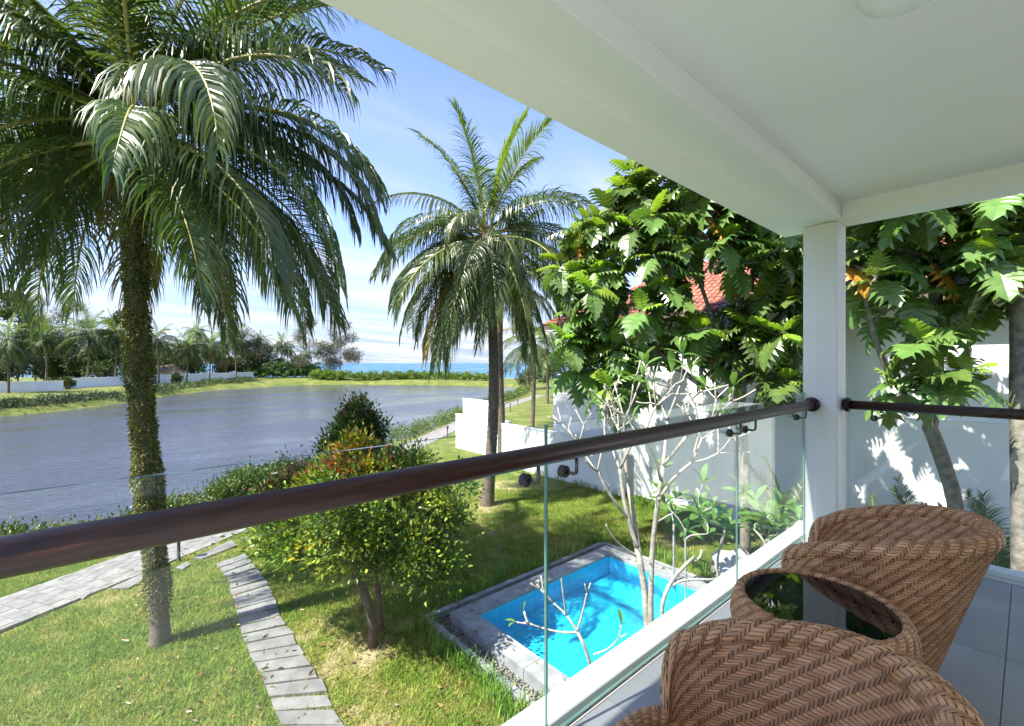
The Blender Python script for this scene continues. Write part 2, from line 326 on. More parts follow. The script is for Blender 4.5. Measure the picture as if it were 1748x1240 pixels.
def npmesh(name, V, F, mats, tint=None, smooth=False, midx=None):
    V = np.asarray(V, np.float32); F = np.asarray(F, np.int32); k = F.shape[1]
    me = bpy.data.meshes.new(name)
    me.vertices.add(len(V)); me.vertices.foreach_set('co', V.ravel())
    me.loops.add(F.size); me.loops.foreach_set('vertex_index', F.ravel())
    me.polygons.add(len(F)); me.polygons.foreach_set('loop_start', np.arange(0, F.size, k, dtype=np.int32))
    try: me.polygons.foreach_set('loop_total', np.full(len(F), k, np.int32))
    except Exception: pass
    if smooth: me.polygons.foreach_set('use_smooth', np.ones(len(F), bool))
    for m in (mats if isinstance(mats, (list, tuple)) else [mats]): me.materials.append(m)
    if midx is not None: me.polygons.foreach_set('material_index', np.asarray(midx, np.int32))
    me.update(calc_edges=True)
    if tint is not None:
        T = np.ones((len(V), 4), np.float32); T[:, :3] = tint
        a = me.color_attributes.new('tint', 'FLOAT_COLOR', 'POINT'); a.data.foreach_set('color', T.ravel())
    return me

def unit(a): return a / np.maximum(np.linalg.norm(a, axis=-1, keepdims=True), 1e-9)
def leaf_cloud(name, pos, dirs, length, width, cols, mats, fold=0.25, rg=rng):
    """one small folded diamond per leaf; cols = (N,3) leaf colour"""
    n = len(pos); d = unit(dirs); r = rg.normal(size=(n, 3)); side = unit(np.cross(d, r)); nr = np.cross(side, d)
    L = np.broadcast_to(np.asarray(length), (n,))[:, None]; W = np.broadcast_to(np.asarray(width), (n,))[:, None]
    b = pos; mid = pos + d * L * 0.45; tip = pos + d * L - nr * L * 0.12
    l = mid + side * W * 0.5 + nr * W * fold; rr = mid - side * W * 0.5 + nr * W * fold
    V = np.stack([b, l, tip, rr], 1).reshape(-1, 3)
    i = np.arange(n)[:, None] * 4
    F = np.concatenate([i + np.array([[0, 1, 2]]), i + np.array([[0, 2, 3]])], 0)
    return npmesh(name, V, F, mats, tint=np.repeat(cols, 4, axis=0))

def pick(n, table, rg=rng):          # table: (weight, colour)
    wts = np.array([t[0] for t in table], float); wts /= wts.sum()
    c = np.array([t[1] for t in table])[rg.choice(len(table), n, p=wts)]
    return c * rg.uniform(0.75, 1.25, (n, 1))

# ------------------------------------------------------------------ terrain
lake_px = [(-700, 1010), (-300, 985), (0, 960), (200, 925), (330, 882), (450, 832), (580, 790), (700, 750), (800, 708), (870, 683), (893, 669), (880, 661.5), (830, 659.5), (700, 657.5), (600, 656.5), (520, 657.5), (430, 662), (360, 667), (300, 674), (250, 682), (200, 690), (140, 697), (60, 706), (-60, 718), (-400, 750), (-900, 800)]
WL = -0.8
lake = [tuple(G(x, y, WL).xy) for x, y in lake_px]
LP = np.array(lake)
def lake_sd(x, y):                    # signed distance, negative inside the lake
    x = np.atleast_1d(np.asarray(x, float)); y = np.atleast_1d(np.asarray(y, float))
    best = np.full(x.shape, 1e9); ins = np.zeros(x.shape, bool); n = len(LP)
    for i in range(n):
        ax, ay = LP[i]; bx, by = LP[(i + 1) % n]; ex, ey = bx - ax, by - ay
        t = np.clip(((x - ax) * ex + (y - ay) * ey) / (ex * ex + ey * ey), 0, 1)
        best = np.minimum(best, np.hypot(x - ax - t * ex, y - ay - t * ey))
        c = (ay > y) != (by > y)
        ins ^= c & (x < (bx - ax) * (y - ay) / (by - ay + 1e-12) + ax)
    return np.where(ins, -best, best)
def sstep(a, b, x): t = np.clip((x - a) / (b - a), 0, 1); return t * t * (3 - 2 * t)
def ground_z(x, y):
    x = np.atleast_1d(np.asarray(x, float)); y = np.atleast_1d(np.asarray(y, float))
    sd = lake_sd(x, y); l = x * SA - y * CA; f = x * CA + y * SA
    z = np.where(sd < 0, WL - 0.7 * sstep(0, 3, -sd), WL + 0.62 * sstep(0, 1.3, sd) + 0.18 * sstep(2.5, 6, sd))
    far = sstep(35, 60, np.hypot(l, f)) * sstep(1, 9, sd) * sstep(-6, -26, l)
    z = z + far * 0.5
    shore = 148 + 0.02 * l
    z = np.where(f > shore - 10, z - sstep(shore - 10, shore + 20, f) * 4, z)
    return z
def gz(x, y): return float(ground_z(x, y)[0])

def axis(fine0, fine1, step, out):
    a = np.arange(fine0, fine1 + step / 2, step); g = []; s = step; p = fine1
    while p < out: s *= 1.5; p += s; g.append(p)
    h = []; s = step; p = fine0
    while p > -out: s *= 1.5; p -= s; h.append(p)
    return np.concatenate([h[::-1], a, g])
lx = axis(-75, 30, 0.9, 4000); fy = axis(-6, 165, 0.9, 4000)
Lg, Fg = np.meshgrid(lx, fy); X = Lg * SA + Fg * CA; Y = -Lg * CA + Fg * SA
Z = ground_z(X.ravel(), Y.ravel()).reshape(X.shape)
nx, ny = len(lx), len(fy); idx = np.arange(nx * ny).reshape(ny, nx)
F = np.stack([idx[:-1, :-1].ravel(), idx[:-1, 1:].ravel(), idx[1:, 1:].ravel(), idx[1:, :-1].ravel()], 1)
# pool pit is cut from the sheet: PX0..PX1 x PY0..PY1 is the water
PX0, PX1, PY0, PY1 = 4.95, 8.86, 3.35, 6.65
cx_ = X.ravel()[F].mean(1); cy_ = Y.ravel()[F].mean(1)
Zr = Z.ravel().copy()
pit = (X.ravel() > PX0 - 0.66) & (X.ravel() < PX1 + 0.66) & (Y.ravel() > PY0 - 0.66) & (Y.ravel() < PY1 + 0.66)
near_pit = (X.ravel() > PX0 - 0.1) & (X.ravel() < PX1 + 0.1) & (Y.ravel() > PY0 - 0.1) & (Y.ravel() < PY1 + 0.1)
Zr[near_pit] = -1.6
Zr[pit & ~near_pit] = -0.25
ground = ob('ground', npmesh('ground', np.stack([X.ravel(), Y.ravel(), Zr], 1), F, M['ground'], smooth=True), kind='structure')
# lake water
b = MB(); b.add([(p[0] + 0, p[1] + 0, WL) for p in lake], [tuple(range(len(lake)))]); b.build('lake_water', M['lake'], kind='structure')
# sea
b = MB(); b.add([LF(-9000, 128, -1.05), LF(9000, 128, -1.05), LF(9000, 12000, -1.05), LF(-9000, 12000, -1.05)], [(0, 1, 2, 3)]); b.build('sea_water', M['sea'], kind='structure')

# ------------------------------------------------------------------ the balcony
CU0, CU1, CV0, CV1 = 4.50, 4.76, 1.055, 1.305       # column
BEAM_Z = EYE + 1.185; CEIL_Z = EYE + 1.315
U_L = -2.6; U_R = -1.35; V_B = -1.75  # roof end cut back out of view so sunlit floor brightens the ceiling
b = MB(); b.box(U_L - .2, CU1, V_B - .2, 1.31, FLOOR - 0.28, FLOOR - 0.014); fl = b.build('balcony_floor', M['grout'], kind='structure')
TS = 0.6; first = None
for i in range(13):
    for j in range(6):
        u1 = CU1 - 0.06 - i * TS; v1 = 1.285 - j * TS; u0 = max(u1 - TS + 0.004, U_L); v0 = max(v1 - TS + 0.004, V_B)
        if u1 - u0 < 0.05 or v1 - v0 < 0.05: continue
        b = MB(); b.box(u0, u1, v0, v1, FLOOR - 0.016, FLOOR + random.uniform(-0.0006, 0.0006)); b.build('floor_tile', M['tile'], fl, bevel=0.0015)
b = MB(); b.box(U_L - .2, CU1 + 0.13, 1.312, 1.44, FLOOR - 0.4, FLOOR + 0.055); b.build('kerb', M['kerbwhite'], kind='structure', bevel=0.012)
b = MB(); b.box(CU1 + 0.002, CU1 + 0.13, V_B, 1.31, FLOOR - 0.4, FLOOR + 0.055); b.build('kerb', M['kerbwhite'], kind='structure', bevel=0.012)
# house below the balcony
b = MB(); b.box(U_L - 0.1, 3.9, -9, 0.6, -0.3, FLOOR - 0.29); b.build('wall', M['white'], kind='structure')
# column with a shallow pilaster strip
b = MB(); b.box(CU0, CU1, CV0, CV1, FLOOR - 0.45, BEAM_Z - 0.002); b.box(CU0 - 0.012, CU0 + 0.02, CV0 + 0.002, CV0 + 0.155, FLOOR + 0.002, BEAM_Z - 0.004); b.build('column', M['column'], kind='structure', bevel=0.006)
# beams, eave, ceiling
b = MB(); b.box(U_R, CU1 + 0.01, CV0 - 0.035, CV1 + 0.01, BEAM_Z, CEIL_Z + 0.25); b.build('beam', M['ceil'], kind='structure', bevel=0.005)
b = MB(); b.box(U_R, CU1 + 0.03, CV1 + 0.012, 1.545, BEAM_Z + 0.012, CEIL_Z + 0.3); b.build('roof_eave', M['ceil'], kind='structure', bevel=0.006)
b = MB(); b.box(CU0 - 0.03, CU1 + 0.012, V_B, CV0 - 0.037, BEAM_Z, CEIL_Z + 0.25); b.build('beam', M['ceil'], kind='structure', bevel=0.005)
b = MB(); b.box(U_R, CU0 - 0.031, V_B, CV0 - 0.036, CEIL_Z, CEIL_Z + 0.2); b.build('ceiling', M['ceil'], kind='structure')
b = MB(); b.box(U_R, CU1 + 0.25, -9, 1.54, CEIL_Z + 0.31, CEIL_Z + 0.42); b.build('roof_slab', M['ceil'], kind='structure')
# wall and sliding door behind the camera
b = MB(); b.box(-1.2 + 4.0, CU1, V_B - 0.2, V_B - 0.002, FLOOR, CEIL_Z + 0.2); b.box(U_L, 0.2, V_B - 0.2, V_B - 0.002, FLOOR, CEIL_Z + 0.2); b.box(0.2, 2.8, V_B - 0.2, V_B - 0.002, FLOOR + 2.3, CEIL_Z + 0.2); b.build('wall', M['ceil'], kind='structure')
b = MB(); b.box(U_R + .002, U_R + 0.26, CV0, CV1, FLOOR - .45, BEAM_Z - .002); b.build('column', M['column'], kind='structure', bevel=0.006)
door = empty('sliding_door', (1.5, V_B - 0.1, FLOOR), 'white framed sliding glass door in the wall behind the chairs', 'door')
b = MB()
for a0, a1 in ((-1.3, -1.24), (-0.03, 0.03), (1.24, 1.3)): b.box(a0, a1, -0.04, 0.04, 0, 2.3)
b.box(-1.24, -0.03, -0.04, 0.04, 2.22, 2.298); b.box(0.03, 1.24, -0.04, 0.04, 2.22, 2.298); b.build('frame', M['white'], door)
for a0, a1 in ((-1.238, -0.032), (0.032, 1.238)):
    b = MB(); b.box(a0, a1, -0.006, 0.006, 0, 2.218); b.build('pane', M['glass'], door)
    b = MB(); q = [(a0 + (a1 - a0) * k / 60, -0.085 + 0.02 * math.sin(k * 1.3)) for k in range(61)]; b.add([(x, y, 0.02) for x, y in q] + [(x, y, 2.2) for x, y in q], [(k, k + 1, 62 + k, 61 + k) for k in range(60)]); b.build('bounce_curtain', M['bounce_curtain'], door)  # unseen white curtain, added to throw light back onto the ceiling

# ------------------------------------------------------------------ railings
RZ = EYE - 0.353; RV = 1.225; GV = 1.298; GTOP = EYE - 0.252; RU = CU1 - 0.03
def panel(parent, p0, p1, z0, z1, th=0.012):
    d = Vector((p1[0] - p0[0], p1[1] - p0[1], 0)); n = Vector((-d.y, d.x, 0)).normalized() * th * 0.5
    c = [Vector((p0[0], p0[1], 0)) + n, Vector((p1[0], p1[1], 0)) + n, Vector((p1[0], p1[1], 0)) - n, Vector((p0[0], p0[1], 0)) - n]
    v = [(p.x, p.y, z0) for p in c] + [(p.x, p.y, z1) for p in c]
    me = MB(); me.add(v, [(0, 1, 5, 4), (2, 3, 7, 6)], 0); me.add(v, [(4, 5, 6, 7), (0, 3, 2, 1), (1, 2, 6, 5), (3, 0, 4, 7)], 1)
    return me.build('glass_panel', [M['glass'], M['glassedge']], parent)
def bracket(parent, gp, rp, zr):          # disc on the glass, arm to under the rail
    gp, rp = Vector((*gp, 0)), Vector((*rp, 0)); d = (rp - gp).normalized()
    zb = zr - 0.105
    b = MB(); g0 = Vector((gp.x, gp.y, zb)); r0 = Vector((rp.x, rp.y, zb))
    b.tube([g0, g0 + d * 0.04, r0 - d * 0.016, r0 - d * 0.004 + Vector((0, 0, 0.006)), r0 + Vector((0, 0, 0.02)), Vector((rp.x, rp.y, zr - 0.03))], 0.0075, 10)
    br = b.build('bracket', M['metal'], parent, smooth=True)
    b = MB(); b.tube([g0 - d * 0.022, g0 + d * 0.004], [0.026, 0.026], 20); b.tube([g0 + d * 0.004, g0 + d * 0.012], [0.026, 0.017], 20); b.build('disc', M['black'], br)
rail1 = empty('front_railing', (1, 1.3, FLOOR), 'long glass balustrade with dark wood handrail facing the lake', 'railing', 'balcony railings')
b = MB(); b.tube([(U_L + .01, RV, RZ), (CU0 - 0.03, RV, RZ)], 0.0375, 24)
b2 = b.build('handrail', M['rail'], None, smooth=True); b2.parent = rail1; b2.matrix_parent_inverse = Matrix.Translation(-rail1.location)
def under(root, fn):
    n0 = set(COL.objects); fn()
    for o in COL.objects:
        if o not in n0 and o.parent is root: o.matrix_parent_inverse = Matrix.Translation(-Vector(root.location))
def front_bits():
    cuts = [U_L + .02, -0.62, P(932, 700, GV / ((874 - 932) / FP * CA + SA)).x, P(1258, 700, GV / ((874 - 1258) / FP * CA + SA)).x, CU0 - 0.012]
    for a0, a1 in zip(cuts[:-1], cuts[1:]):
        panel(rail1, (a0 + 0.004, GV), (a1 - 0.004, GV), FLOOR + 0.02, GTOP)
    for uu in (cuts[2] - 0.115, cuts[2] + 0.105, cuts[3] - 0.12, cuts[3] + 0.12, CU0 - 0.2, cuts[1] - .12, cuts[1] + .12):
        bracket(rail1, (uu, GV - 0.01), (uu, RV), RZ)
    b = MB(); q = [(0.040, 0), (0.055, 0.0), (0.062, 0.02), (0.062, 0.03), (0.05, 0.045), (0.03, 0.05)]
    b.lathe([(r, z) for r, z in q], 24); me = b.mesh('end_cap', M['rail'], True)
    e = ob('end_cap', me, rail1, loc=(CU0 - 0.075, RV, RZ)); e.rotation_euler = (0, R(90), 0)
under(rail1, front_bits)
rail2 = empty('side_railing', (CU1, 0, FLOOR), 'short glass balustrade with dark wood handrail right of the column', 'railing', 'balcony railings')
RU2 = CU1 - 0.1; GU2 = CU1 - 0.02
def side_bits():
    b = MB(); b.tube([(RU2, CV0 - 0.03, RZ), (RU2, V_B, RZ)], 0.0375, 24); b.build('handrail', M['rail'], rail2, smooth=True)
    for a0, a1 in ((CV0 - 0.02, -0.35), (-0.358, V_B)): panel(rail2, (GU2, a0), (GU2, a1), FLOOR + 0.02, GTOP)
    for vv in (CV0 - 0.2, -0.25, -0.46): bracket(rail2, (GU2 - 0.01, vv), (RU2, vv), RZ)
    b = MB(); b.lathe([(0.040, 0), (0.055, 0.0), (0.062, 0.02), (0.062, 0.03), (0.05, 0.045), (0.03, 0.05)], 24); me = b.mesh('end_cap', M['rail'], True)
    e = ob('end_cap', me, rail2, loc=(RU2, CV0 - 0.055, RZ)); e.rotation_euler = (R(-90), 0, 0)
under(rail2, side_bits)

# ------------------------------------------------------------------ ceiling lamp
lp = P(1552, -40, 1.485); lp.z = CEIL_Z
lamp = empty('ceiling_lamp', lp, 'white round dome ceiling lamp, switched off', 'lamp')
b = MB(); b.lathe([(0.0, -0.004), (0.15, -0.004), (0.155, -0.02), (0.14, -0.03)], 32); b.build('base_ring', M['white'], lamp, True)
b = MB(); b.lathe([(0.14, -0.03), (0.142, -0.05), (0.125, -0.085), (0.085, -0.11), (0.04, -0.122), (0.0, -0.125)], 32); b.build('lamp_shade', M['lamp'], lamp, True)

# ------------------------------------------------------------------ wicker
def weave(S, Mc, K, u0=0.0, u1=1.0, h=0.0031, seed=1, keep=None, period=4, rowfill=0.92):
    """twill of short strand plates over the surface S(u,v) -> (..,3)"""
    rg = np.random.default_rng(seed); Vs = []; Fs = []; Ts = []; off = 0
    def nrm(u, v):
        e = 1e-3; du = S(u + e, v) - S(u - e, v); dv = S(u, np.clip(v + e, 0, 1)) - S(u, np.clip(v - e, 0, 1)); return unit(np.cross(du, dv))
    hs = np.array([(c, k) for k in range(K) for c in range(-6, Mc + 6) if (c - k) % 6 == 0], float)
    vs_ = np.array([(c, k) for c in range(0, Mc) for k in range(-3, K) if (c - k) % 6 == 5], float)     # column c floats over rows k..k+2
    def plates(c0, clen, v0, vlen, nu, nv, hu, hv, tint):
        nonlocal off
        n = len(c0); a = np.linspace(0, 1, nu); q = np.linspace(0, 1, nv)
        U = u0 + (c0[:, None, None] + clen * a[None, :, None]) / Mc * (u1 - u0) + 0 * q[None, None, :]
        V = v0[:, None, None] + vlen * q[None, None, :] + 0 * a[None, :, None]
        vm = V.mean((1, 2)); V = np.clip(V, 0.0, 1.0)
        ok = ((U.min((1, 2)) >= u0 - 2.0 / Mc) & (U.max((1, 2)) <= u1 + 2.0 / Mc) & (vm > 0.002) & (vm < 0.998))
        if keep is not None: ok &= keep(U.mean((1, 2)), V.mean((1, 2)))
        U, V = U[ok], V[ok]; tt = tint[ok]; n = len(U)
        Pn = S(U, V); Nn = nrm(U, V)
        H = h * (hu(a)[None, :, None] * 0.75 + hv(q)[None, None, :] * 0.35)
        Pn = Pn + Nn * H[..., None]
        Vs.append(Pn.reshape(-1, 3)); g = np.arange(nu * nv).reshape(nu, nv)
        f = np.stack([g[:-1, :-1].ravel(), g[1:, :-1].ravel(), g[1:, 1:].ravel(), g[:-1, 1:].ravel()], 1)
        Fs.append((np.arange(n)[:, None, None] * nu * nv + f[None] + off).reshape(-1, 4)); off += n * nu * nv
        Ts.append(np.repeat(tt, nu * nv, axis=0))
    bump = lambda a: np.sin(np.pi * np.clip(a, 0, 1)) ** 0.6
    one = np.array([[1.0, 1.0, 1.0]])
    n = len(hs); t = rg.uniform(0.95, 1.35, (n, 1)) * one * np.where(rg.random((n, 1)) < 0.10, 0.75, 1)
    plates(hs[:, 0] - 0.22, 3.44, (hs[:, 1] + 0.08) / K, 0.84 / K, 5, 3, bump, lambda q: 1 - (2 * q - 1) ** 2, t)
    n = len(vs_)
    t2 = rg.uniform(0.55, 0.95, (n, 1)) * one
    plates(vs_[:, 0] + 0.12, 0.76, (vs_[:, 1] - 0.15) / K, 3.3 / K, 3, 5, lambda a: 1 - (2 * a - 1) ** 2, lambda q: bump(q) * 1.6 - 0.4, t2)
    return np.concatenate(Vs), np.concatenate(Fs), np.concatenate(Ts)

ZS = 0.40
def chair_h(ph):
    a = np.abs(ph); ha, hb = 0.625, 0.81
    h = ha + (hb - ha) * (1 - np.minimum(a / R(120), 1) ** 2.6)
    t = np.clip((a - R(120)) / R(15), 0, 1); s = np.sqrt(np.maximum(1 - t * t, 0))
    return ZS + (h - ZS) * s
def chair_xy(ph, z, inset=0.0):
    f = 0.56 + 0.44 * np.clip(z / 0.72, 0, 1.4) ** 0.95
    cs, sn = np.cos(ph), np.sin(ph); pw = lambda q, e: np.sign(q) * np.abs(q) ** e
    rx = (0.385 + 0.025 * cs) * f - inset; ry = np.where(cs < 0, 0.40, 0.43) * f - inset
    aa = np.abs((ph + np.pi) % (2 * np.pi) - np.pi); front = 1 - (1 - np.clip((aa - np.pi / 2) / (np.pi / 2), 0, 1)) ** 2.4
    lean = -0.03 * (z / 0.8) ** 2
    return np.stack([rx * pw(sn, 0.88), -ry * np.where(cs < 0, -front, cs) + lean, z + 0 * ph], -1)
def ch_outer(u, v): ph = (u * 2 - 1) * np.pi; z = 0.05 + (chair_h(ph) - 0.05) * v; return chair_xy(ph, z)
def ch_inner(u, v): ph = -(u * 2 - 1) * np.pi; z = ZS - 0.01 + (chair_h(ph) - ZS + 0.01) * v; return chair_xy(ph, z, 0.056)
def ch_rim(u, v):
    ph = (u * 2 - 1) * np.pi; hh = chair_h(ph); c = chair_xy(ph, hh, 0.028)
    out = unit(np.stack([np.sin(ph), -np.cos(ph), 0 * ph], -1)); a = (v * 1.5 - 0.25) * np.pi
    r = 0.038
    return c + out * (np.cos(a) * r)[..., None] + np.stack([0 * a, 0 * a, np.sin(a) * r], -1)
def ch_seat(u, v):
    x = (u - 0.5) * 0.78; y = (v - 0.45) * 0.90
    return np.stack([x, y - 0.01, ZS + 0.012 + 0.012 * (1 - (x * x + y * y) / 0.1)], -1)
def sheet(mb, S, nu, nv, off=-0.002, mi=0, flip=False):
    U, V = np.meshgrid(np.linspace(0, 1, nu), np.linspace(0, 1, nv), indexing='ij'); p = S(U, V)
    g = np.arange(nu * nv).reshape(nu, nv)
    f = np.stack([g[:-1, :-1].ravel(), g[1:, :-1].ravel(), g[1:, 1:].ravel(), g[:-1, 1:].ravel()], 1)
    mb.add(p.reshape(-1, 3).tolist(), f.tolist(), mi)
def seat_keep(U, V):
    x = (U - 0.5) * 0.78; y = (V - 0.45) * 0.90; ph = np.arctan2(x, -(y - 0.01 + 0.01))
    lim = np.linalg.norm(chair_xy(ph, ZS + 0 * ph, 0.03)[..., :2], axis=-1); return np.hypot(x, y) < lim
def merged(parts):
    V, F, T = [], [], []; o = 0
    for v, f, t in parts: V.append(v); F.append(f + o); T.append(t); o += len(v)
    return np.concatenate(V), np.concatenate(F), np.concatenate(T)
core = MB(); sheet(core, ch_outer, 97, 20); sheet(core, ch_inner, 97, 12); sheet(core, ch_rim, 97, 8); core_me = core.mesh('shell', M['wickerdark'], True)
seatc = MB(); seatc.add([tuple(chair_xy(np.array(2 * math.pi * k / 48), np.array(ZS), 0.02)) for k in range(48)], [tuple(range(48))]); seat_core = seatc.mesh('seat', M['wickerdark'])
v1 = merged([weave(ch_outer, 252, 70, seed=2), weave(ch_inner, 216, 38, seed=3, keep=lambda U, V: np.abs(U * 2 - 1) < 0.74)])
shell_weave = npmesh('shell_weave', v1[0], v1[1], M['wicker'], tint=v1[2], smooth=True)
v2 = weave(ch_rim, 270, 15, seed=5, h=0.004); rim_weave = npmesh('rim', v2[0], v2[1], M['wicker'], tint=v2[2], smooth=True)
v3 = weave(ch_seat, 78, 84, seed=6, keep=seat_keep); seat_weave = npmesh('seat_weave', v3[0], v3[1], M['wicker'], tint=v3[2], smooth=True)
fb = MB(); fb.lathe([(0.03, 0.05), (0.03, 0.01), (0.024, 0.0), (0.0, 0.0)], 12); foot_me = fb.mesh('foot', M['rubber'])
def chair(u, v, rz, label):
    t = empty('wicker_chair', (u, v, FLOOR), label, 'chair', 'wicker tub chairs', rz)
    s = ob('shell', core_me, t); ob('shell_weave', shell_weave, s, kind='stuff')
    ob('rim', rim_weave, t, kind='stuff')
    q = ob('seat', seat_core, t); ob('seat_weave', seat_weave, q, kind='stuff')
    for k in range(4):
        a = R(45 + 90 * k); ob('foot', foot_me, t, loc=(0.17 * math.cos(a), 0.17 * math.sin(a) , 0.002))
    return t
chair(2.78, 0.565, R(3), 'brown wicker tub chair beyond the black glass table, nearer the column')
chair(1.14, 0.525, R(4), 'brown wicker tub chair closest to the camera, its seat cut off by the frame')
# table
TZ = 0.62
tprof = np.array([(0.266, TZ - 0.016), (0.272, TZ - 0.002), (0.284, TZ + 0.001), (0.300, TZ - 0.014), (0.315, TZ - 0.055), (0.320, TZ - 0.10), (0.305, TZ - 0.16), (0.275, TZ - 0.27), (0.245, TZ - 0.38), (0.245, 0.04)])
tprof[:, 0] *= 0.955
tl = np.concatenate([[0], np.cumsum(np.hypot(*np.diff(tprof, axis=0).T))]); tl /= tl[-1]
def tb(u, v):
    a = u * 2 * np.pi; vv = 1 - v; r = np.interp(vv, tl, tprof[:, 0]); z = np.interp(vv, tl, tprof[:, 1])
    return np.stack([r * np.cos(a), r * np.sin(a), z], -1)
tab = empty('wicker_table', (2.065, 0.55, FLOOR), 'round brown wicker side table with black glass top between two chairs', 'table')
b = MB(); sheet(b, tb, 65, 30); bo = b.build('body', M['wickerdark'], tab, True)
v4 = weave(tb, 204, 62, seed=9); ob('body_weave', npmesh('body_weave', v4[0], v4[1], M['wicker'], tint=v4[2], smooth=True), bo, kind='stuff')
b = MB(); b.lathe([(0.0, TZ - 0.008), (0.250, TZ - 0.008), (0.254, TZ - 0.012), (0.254, TZ - 0.03), (0, TZ - 0.03)], 64); b.build('glass_top', M['blackglass'], tab)
for k in range(4):
    a = R(30 + 90 * k); ob('foot', foot_me, tab, loc=(0.2 * math.cos(a), 0.2 * math.sin(a), 0.002))

# ------------------------------------------------------------------ pool
pool = empty('plunge_pool', ((PX0 + PX1) / 2, (PY0 + PY1) / 2, 0), 'small rectangular blue plunge pool with grey stone coping below the balcony', 'pool')
def pl(fn): under(pool, fn)
def pool_bits():
    b = MB(); x0, x1, y0, y1 = PX0, PX1, PY0, PY1; zb, zt = -0.32, 0.10
    b.add([(x0, y0, zb), (x1, y0, zb), (x1, y1, zb), (x0, y1, zb), (x0, y0, zt), (x1, y0, zt), (x1, y1, zt), (x0, y1, zt)], [(0, 1, 2, 3), (0, 4, 5, 1), (1, 5, 6, 2), (2, 6, 7, 3), (3, 7, 4, 0)])
    ba = b.build('basin', M['mosaic'], pool)
    tm = MB(); tm.box(-.1465, .1465, -.1465, .1465, 0, .012); tmm = tm.mesh('pool_tile', M['pooltile'])
    for i in range(13):
        for j in range(11): ob('pool_tile', tmm, ba, loc=(x0 + .03 + .3 * i + .15, y0 + .3 * j + .15, zb + .001 + random.uniform(0, .001)))
    b = MB(); b.add([(x0, y0, 0.07), (x1, y0, 0.07), (x1, y1, 0.07), (x0, y1, 0.07)], [(0, 1, 2, 3)]); b.build('water', M['poolwater'], pool)
    cw, z1, z0 = 0.37, 0.16, -0.2
    def stones(nm, xa, xb, ya, yb, w_, z0, z1, n1, n2, m, gap=0.006):
        # ring of pieces outside the rectangle
        for k in range(n1):
            p0 = xa - w_ + (xb - xa + 2 * w_) * k / n1; p1 = xa - w_ + (xb - xa + 2 * w_) * (k + 1) / n1 - gap
            for q0, q1 in ((ya - w_, ya - 0.002), (yb + 0.002, yb + w_)):
                b = MB(); b.box(p0, p1, q0, q1, z0, z1 + random.uniform(-.002, .002)); b.build(nm, m, pool, bevel=0.006)
        for k in range(n2):
            p0 = ya + (yb - ya) * k / n2 + gap; p1 = ya + (yb - ya) * (k + 1) / n2 - gap * 0.3
            for q0, q1 in ((xa - w_, xa - 0.002), (xb + 0.002, xb + w_)):
                b = MB(); b.box(q0, q1, p0, p1, z0, z1 + random.uniform(-.002, .002)); b.build(nm, m, pool, bevel=0.006)
    stones('coping_stone', x0, x1, y0, y1, cw, z0, z1, 6, 4, M['coping'])
    ch = cw + 0.25
    stones('kerb_stone', x0 - ch, x1 + ch, y0 - ch, y1 + ch, 0.12, -0.3, 0.075, 7, 6, M['coping'])
    b = MB(); o, i = ch, cw
    for xa, xb, ya, yb in ((x0 - o, x1 + o, y0 - o, y0 - i), (x0 - o, x1 + o, y1 + i, y1 + o), (x0 - o, x0 - i, y0 - i, y1 + i), (x1 + i, x1 + o, y0 - i, y1 + i)): b.add([(xa, ya, -0.04), (xb, ya, -0.04), (xb, yb, -0.04), (xa, yb, -0.04)], [(0, 1, 2, 3)])
    b.build('channel_bed', M['sandbed'], pool)
    rg = np.random.default_rng(4); n = 5200
    px = rg.uniform(x0 - o, x1 + o, n * 4); py = rg.uniform(y0 - o, y1 + o, n * 4)
    ok = ~((px > x0 - i - 0.01) & (px < x1 + i + 0.01) & (py > y0 - i - 0.01) & (py < y1 + i + 0.01)); px, py = px[ok][:n], py[ok][:n]; n = len(px)
    octv = np.array([(1, 0, 0), (0, 1, 0), (-1, 0, 0), (0, -1, 0), (0, 0, 1), (0, 0, -1)], float); octf = np.array([(0, 1, 4), (1, 2, 4), (2, 3, 4), (3, 0, 4), (1, 0, 5), (2, 1, 5), (3, 2, 5), (0, 3, 5)])
    a = rg.uniform(0, 6.28, n); s = rg.uniform(0.016, 0.034, (n, 3)) * np.array([1, 1, 0.7]); v = octv[None] * s[:, None]
    c, sn = np.cos(a)[:, None], np.sin(a)[:, None]
    v = np.stack([v[..., 0] * c - v[..., 1] * sn, v[..., 0] * sn + v[..., 1] * c, v[..., 2]], -1) + np.stack([px, py, -0.03 + rg.uniform(0, 0.02, n)], -1)[:, None]
    f = (np.arange(n)[:, None, None] * 6 + octf[None]).reshape(-1, 3)
    ob('pebbles', npmesh('pebbles', v.reshape(-1, 3), f, M['pebble'], tint=np.repeat(rg.uniform(0.4, 1.5, (n, 1)) * np.ones((1, 3)), 6, axis=0), smooth=True), pool, kind='stuff')
pl(pool_bits)

